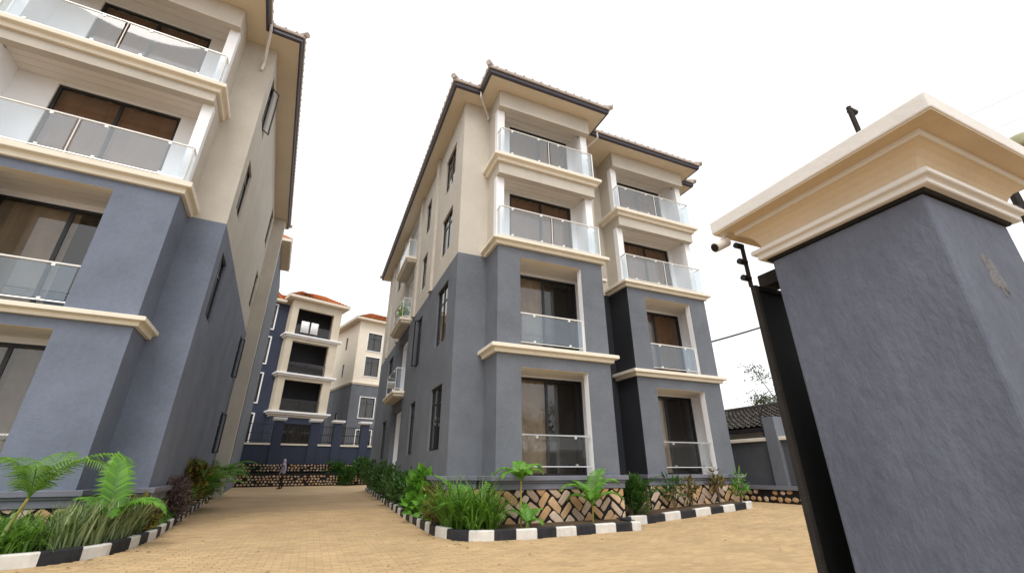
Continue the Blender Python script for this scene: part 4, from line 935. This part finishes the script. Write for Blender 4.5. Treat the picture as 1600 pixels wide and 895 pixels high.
shrub((-3.6, 21.5, .2), .9, .5, 700, .16, G['fern'], 'green shrub between the two feathery palms', narrow=.4)
def feather(loc, n, L, mat, label, wl=.28, name='areca_palm'):
    fr = [(R.uniform(0, 2 * PI), L * R.uniform(.75, 1.15), wl, R.uniform(1.5, 2.4), R.uniform(.95, 1.4), dict(nl=22, lw=.03)) for i in range(n)]
    return palm(loc, fr, mat, label, None, name=name)
feather((-3.36, 18.0, .18), 34, 2.0, G['palm'], 'feathery bushy palm by the left kerb next to the croton', .40)
feather((-3.9, 24.2, .28), 28, 2.2, G['palm2'], 'spreading palm at the far end of the left kerb', .45)
# middle bed
for u, v, n, L, lab in ((2.82, 9.85, 90, .9, 'low strappy clump at the bend of the striped kerb'), (3.02, 9.75, 120, 1.25, 'tall strappy clump against the stone corner'), (3.35, 9.55, 120, 1.2, 'dense strappy clump just left of the stone panel'), (3.55, 9.35, 90, .95, 'strappy clump overlapping the edge of the stone panel'), (3.15, 9.32, 80, .7, 'short strappy clump right behind the striped kerb bend'), (2.9, 10.25, 110, 1.25, 'tallest strappy clump below the side wall ledge'), (3.48, 9.8, 100, 1.15, 'upright strappy clump touching the stone panel corner')):
    clump((u, v, .13), n, L, .019, G['strap'], lab, .16, lift=(1.05, 1.52), bend=(.7, 2.1))
H_ = dict(nl=26, lw=.02)
palm(Vector((3.25, 9.95, .14)), [(2.5, 1.35, .34, .9, 1.2, H_), (.42, 1.75, .18, .35, 1.0, dict(nl=26, lw=.03)), (3.6, 1.0, .34, 1.4, 1.0, H_), (-.9, .8, .3, 1.6, .9, H_), (1.6, 1.0, .3, .9, 1.3, H_)], G['palm2'], 'young palm behind the strappy clumps at the building corner', None, name='young_palm')
palm(Vector((4.28, 9.5, .14)), [(2.75, .75, .24, 2.3, 1.0, H_), (3.3, .6, .24, 2.2, .9, H_), (.2, .75, .26, 2.1, 1.15, H_), (1.4, .6, .24, 1.3, 1.3, H_), (-1.5, .55, .24, 1.9, 1.0, H_), (-.5, .6, .24, 2.0, 1.0, H_)], G['palm2'], 'thin-stemmed palm in front of the left half of the stone panel', [(0, .0, .42), (.02, .02, .88)], name='young_palm', stemr=.016)
palm(Vector((4.36, 9.35, .14)), [(.4, .6, .18, 1.5, 1.1, H_), (2.6, .58, .18, 1.5, 1.1, H_), (-1.2, .5, .16, 1.8, .8), (1.5, .62, .16, 1.2, 1.3, H_)], G['bright'], 'pale seedling at the foot of the thin-stemmed palm', None, name='palm_seedling')
palm(Vector((6.15, 9.62, .14)), [(3.0, 1.05, .28, 2.2, 1.15, H_), (.1, 1.15, .32, 2.2, 1.25, H_), (.5, 1.15, .32, 1.5, 1.4, H_), (-.6, .9, .26, 2.2, .9, H_), (2.2, .8, .24, 1.4, 1.3, H_), (-2.2, .8, .24, 2.0, 1.0, H_), (2.7, .7, .24, 2.0, .9, H_)], G['palm2'], 'arching palm in front of the right half of the stone panel', [(.02, 0, .34)], name='young_palm', stemr=.02)
palm(Vector((8.05, 10.55, .1)), [(R.uniform(0, 6.28), R.uniform(.9, 1.45), .26, R.uniform(.9, 2.0), R.uniform(1.0, 1.5), dict(nl=20, lw=.018)) for i in range(26)], G['fern'], 'dense dark feathery bush filling the gap between the two balcony bays', None, name='fern_bush')
shrub(Vector((7.85, 10.4, .1)), 1.0, .42, 1100, .13, G['fern'], 'dark green shrub between the two stone panels', narrow=.3)
shrub((2.95, 12.6, .1), 1.15, .50, 520, .24, G['bright'], 'bright broad-leaved shrub beside the striped kerb', narrow=.75)
shrub((2.78, 11.55, .1), .5, .26, 130, .2, G['bright'], 'small bright broad-leaved plant at the kerb bend', narrow=.7)
shrub((2.85, 11.15, .1), .75, .34, 260, .18, G['croton'], 'brownish croton between broad-leaved shrub and strappy clumps', narrow=.3)
shrub((2.72, 10.5, .1), .5, .26, 160, .18, G['croton'], 'low brown croton at the edge of the strappy clumps', narrow=.3)
shrub((2.98, 13.7, .1), 1.15, .48, 1300, .13, G['shrub'], 'dark shrub directly behind the bright broad-leaved one', group='dark hedge shrubs')
for x, y, h in ((3.0, 14.9, 1.2), (3.02, 16.2, 1.3), (3.04, 17.6, 1.25), (3.05, 19.1, 1.35), (3.08, 20.8, 1.35), (3.1, 22.7, 1.4), (3.12, 24.8, 1.5), (3.15, 27.0, 1.7)):
    shrub((x - .1, y, gz(x, y) + .09), h * R.uniform(.8, 1.1), .52, 800, .17, R.choice((G['shrub'], G['fern'], G['shrub'])), 'dark green hedge shrub in the row along the side wall', group='dark hedge shrubs')
for u, v, h, mat, lab in ((9.65, 10.8, .95, 'fern', 'small green plant left on the right bay stonework'), (10.3, 10.8, .75, 'croton', 'orange-leaved croton in front of the right bay door'), (11.45, 10.85, 1.05, 'croton', 'tall red croton right of the orange one'), (12.4, 10.9, .9, 'bright', 'light green plant at the right end of the stonework')):
    shrub((u, v, gz(u, v) + .14), h, .24, 110, .2, G[mat], lab, narrow=.28)
# pots on the side balconies
def pot(loc, col, label):
    t = thing('potted_plant', label, 'plant', loc); MB().bar((0, 0, 0), (0, 0, .25), .1, 12, .14).build('pot', STONES[2], t); m = MB()
    for i in range(140):
        p = Vector((R.gauss(0, .14), R.gauss(0, .14), .25 + abs(R.gauss(0, .22)))); a = Vector((R.uniform(-1, 1), R.uniform(-1, 1), R.uniform(-.3, 1))).normalized() * .14; b = a.orthogonal().normalized() * .05
        m.add([p, p + a * .5 + b, p + a, p + a * .5 - b], [(0, 1, 2, 3)])
    m.build('foliage', col, t, recalc=False)
pot((XM - .2, 18.8, 7.36), G['bright'], 'bright green potted plant on the side balcony, upper grey-beige edge')
# plants along the retaining wall
for u, v, h, r, lab in ((418, 757, 1.6, .7, 'leafy shrub left of the person at the retaining wall'), (452, 757, 1.5, .7, 'leafy shrub right of the person at the retaining wall'), (520, 757, 1.4, .9, 'wide shrub in the middle of the retaining wall'), (398, 759, 1.3, .7, 'low shrub at the left end of the retaining wall'), (540, 758, 1.1, .6, 'small shrub between the wide one and the tall one'), (566, 757, 1.7, .8, 'tall shrub where the retaining wall meets the hedge')):
    shrub(ground_at(u, v), h, r, 1100, .24, G['fern'] if u > 500 else G['shrub'], lab)
# tree beyond the boundary wall
def tree(loc, h, r, n, label, name='tree'):
    t = thing(name, label, 'tree', loc); st = MB(); tips = []
    st.bar((0, 0, -.1), (0, 0, h * .5), .14, 8, .09)
    for i in range(11):
        a = i * 2.4 + R.uniform(-.3, .3); z0 = h * (.3 + .2 * R.random()); e = Vector((r * R.uniform(.5, 1) * math.cos(a), r * R.uniform(.5, 1) * math.sin(a), h * R.uniform(.55, .98))); st.bar((0, 0, z0), e * .6 + Vector((0, 0, h * .2)), .05, 6, .03); st.bar(e * .6 + Vector((0, 0, h * .2)), e, .03, 5, .012); tips.append(e); tips.append(e * .75 + Vector((0, 0, h * .16)))
    st.build('trunk', M['bark'], t); m = MB()
    for i in range(n):
        c = R.choice(tips); p = c + Vector((R.gauss(0, .30), R.gauss(0, .30), R.gauss(0, .22))) * r * .5; ax = Vector((R.uniform(-1, 1), R.uniform(-1, 1), R.uniform(-.8, .4))).normalized(); s = ax.cross(Vector((R.uniform(-1, 1), R.uniform(-1, 1), 1))).normalized(); L = R.uniform(.12, .24)
        m.add([p, p + ax * L * .5 + s * L * .24, p + ax * L, p + ax * L * .5 - s * L * .24], [(0, 1, 2, 3)])
    m.build('crown', G['tree'], t, recalc=False)
a = at_dist(1222, 600, 30); tree((a.x, a.y, .2), a.z + 1.6, 2.3, 3200, 'sparse tree rising behind the dark tiled roof')

# ------------------------------------------------------------------ the person at the end of the drive
def person(loc, rz):
    t = thing('person', 'person in lilac headscarf and top with black trousers walking at the end of the driveway', 'person', loc, rz)
    J = {'pel': (0, 0, .90, .125, .10), 'bel': (.0, .0, 1.03, .12, .095), 'che': (.02, 0, 1.22, .145, .10), 'nek': (.045, 0, 1.37, .055, .055), 'hd0': (.07, 0, 1.45, .075, .085), 'hd1': (.08, 0, 1.55, .082, .09), 'hd2': (.08, 0, 1.62, .045, .05)}
    E_ = [('pel', 'bel'), ('bel', 'che'), ('che', 'nek'), ('nek', 'hd0'), ('hd0', 'hd1'), ('hd1', 'hd2')]
    for s, n, k1, a1, e1, w1 in ((1, 'L', .08, .10, -.03, .06), (-1, 'R', -.01, -.10, .05, .14)):
        J['hip' + n] = (0, s * .085, .84, .085, .085); J['kne' + n] = (k1, s * .09, .48, .062, .062); J['ank' + n] = (a1, s * .09, .09, .042, .042); J['toe' + n] = (a1 + .16, s * .1, .035, .036, .028)
        J['sho' + n] = (.02, s * .165, 1.31, .058, .055); J['elb' + n] = (e1, s * .215, 1.06, .043, .043); J['wri' + n] = (w1, s * .2, .84, .03, .03); J['pal' + n] = (w1 + .02, s * .195, .77, .034, .02)
        E_ += [('pel', 'hip' + n), ('hip' + n, 'kne' + n), ('kne' + n, 'ank' + n), ('ank' + n, 'toe' + n), ('che', 'sho' + n), ('sho' + n, 'elb' + n), ('elb' + n, 'wri' + n), ('wri' + n, 'pal' + n)]
        for i in range(5):
            f = 'f%d%s' % (i, n); 
            J[f] = (w1 + .0 + .018 * i, s * (.195 - .004 * i), .70 - .008 * (2 - abs(i - 2)), .009, .009) if i else (w1 + .06, s * .18, .75, .010, .010); E_.append(('pal' + n, f))
    ks = list(J); me = bpy.data.meshes.new('body'); me.from_pydata([J[k][:3] for k in ks], [(ks.index(a), ks.index(b)) for a, b in E_], [])
    o = bpy.data.objects.new('body', me); COL.objects.link(o)
    sk = o.modifiers.new('skin', 'SKIN'); sv = me.skin_vertices[0].data if me.skin_vertices else None
    if sv is None:
        me.attributes  # the layer is made with the modifier below
        bm = bmesh.new(); bm.from_mesh(me); bm.verts.layers.skin.verify(); bm.to_mesh(me); bm.free(); sv = me.skin_vertices[0].data
    for i, k in enumerate(ks): sv[i].radius = (J[k][3], J[k][4]); sv[i].use_root = (k == 'pel')
    ss = o.modifiers.new('sub', 'SUBSURF'); ss.levels = 2; ss.render_levels = 2
    dg = bpy.context.evaluated_depsgraph_get(); ev = bpy.data.meshes.new_from_object(o.evaluated_get(dg)); ev.name = 'body'
    o.modifiers.clear(); o.data = ev; o.parent = t
    ev.materials.clear()
    for m in (plaster('skin', (.10, .055, .035), bump=0, rough=.5), plaster('lilac_cloth', (.42, .36, .50), var=.12, bump=.1), plaster('black_cloth', (.015, .015, .018), bump=.1), plaster('dark_shoe', (.03, .025, .02), bump=0)): ev.materials.append(m)
    for f in ev.polygons:
        c = f.center; f.use_smooth = True
        arm = abs(c.y) > .175 and c.z < 1.3
        if c.z < .06: f.material_index = 3
        elif c.z < .88 and not (abs(c.y) > .16 and c.z > .66): f.material_index = 2
        elif c.z < .86 and arm: f.material_index = 0
        elif c.z < 1.42: f.material_index = 1
        else: f.material_index = 0
    # headscarf with the face left open, and facial features
    q = MB(); rows_ = [(1.66, .03), (1.645, .07), (1.60, .102), (1.54, .11), (1.47, .105), (1.41, .10), (1.35, .15)]; vs = []
    for z, r in rows_:
        for i in range(15):
            a = math.radians(55) + math.radians(250) * i / 14; vs.append((.072 + r * math.cos(a) * 1.05, r * math.sin(a), z))
    q.add(vs, [(k * 15 + i, k * 15 + i + 1, (k + 1) * 15 + i + 1, (k + 1) * 15 + i) for k in range(6) for i in range(14)]); h = q.build('headscarf', ev.materials[1], t, smooth=True)
    q = MB(); q.bar((.158, 0, 1.56), (.178, 0, 1.525), .008, 6, .014); q.build('nose', ev.materials[0], t)
    for s in (-1, 1): MB().bar((.150, s * .03, 1.562), (.162, s * .03, 1.562), .010, 8).build('eye', ev.materials[2], t)
    MB().bar((.150, -.02, 1.49), (.150, .02, 1.49), .006, 6).build('mouth', ev.materials[3], t)
    return t
p = ground_at(438, 764); person(p, math.radians(200))

# ------------------------------------------------------------------ across the street (seen mirrored in the balcony doors)
tree((15.0, -9.5, -.06), 6.2, 2.6, 2600, 'leafy street tree across the road behind the viewer', 'street_tree')
ow = thing('opposite_wall', 'low plastered wall across the road behind the viewer', 'wall'); MB().box(2, 34, -11.5, -11.2, -.06, 2.1).build('wall_face', M['beige'], ow); MB().box(2, 34, -11.6, -11.1, 2.1, 2.22).build('coping', M['cream'], ow)
# ------------------------------------------------------------------ washing on the top balcony of the navy block
for i, (x, w_) in enumerate(((1.0, .7), (1.85, .65))):
    m = MB(); n = 8; c, s_ = math.cos(.34), math.sin(.34)
    pts = []
    for k in range(n + 1):
        for z in (12.7, 13.35, 13.75):
            lx, ly = x + w_ * k / n, .02 + .03 * math.sin(k * 1.7 + z); pts.append((-3.68 + lx * c - ly * s_, 41.31 + lx * s_ + ly * c, z))
    m.add(pts, [(3 * k + j, 3 * k + 3 + j, 3 * k + 4 + j, 3 * k + 1 + j) for k in range(n) for j in range(2)]); o = m.build('towel', M['white'], None, recalc=False, smooth=True)
    sd_ = o.modifiers.new('thick', 'SOLIDIFY'); sd_.thickness = .01
    tag(o, 'white towel drying on the top balcony of the navy block', 'towel', 'towels on the navy block balcony')

# ------------------------------------------------------------------ leaf litter and grit on the paving
m = MB()
for i in range(190):
    x, y = R.uniform(-4, 12), R.uniform(5.5, 16)
    if i % 3: k_ = R.choice(MIDK[3:12] + LEFTK[2:11] + MIDK2); x, y = k_[0] + R.gauss(0, .45), k_[1] + R.gauss(-.1, .45)
    if inside((x, y), MIDBED) or inside((x, y), LEFTBED): continue
    a = R.uniform(0, 6.28); L = R.uniform(.03, .075); z = gz(x, y) + .007; dx, dy = math.cos(a) * L, math.sin(a) * L
    m.add([(x, y, z), (x + dx * .5 - dy * .3, y + dy * .5 + dx * .3, z + .012), (x + dx, y + dy, z + .004), (x + dx * .5 + dy * .3, y + dy * .5 - dx * .3, z + .01)], [(0, 1, 2, 3)])
o = m.build('fallen_leaves', leafmat('dry_litter', (.17, .10, .045), .5, trans=.1), None, recalc=False, kind='stuff'); tag(o, 'dry fallen leaves scattered over the paving near the kerbs', 'leaves')
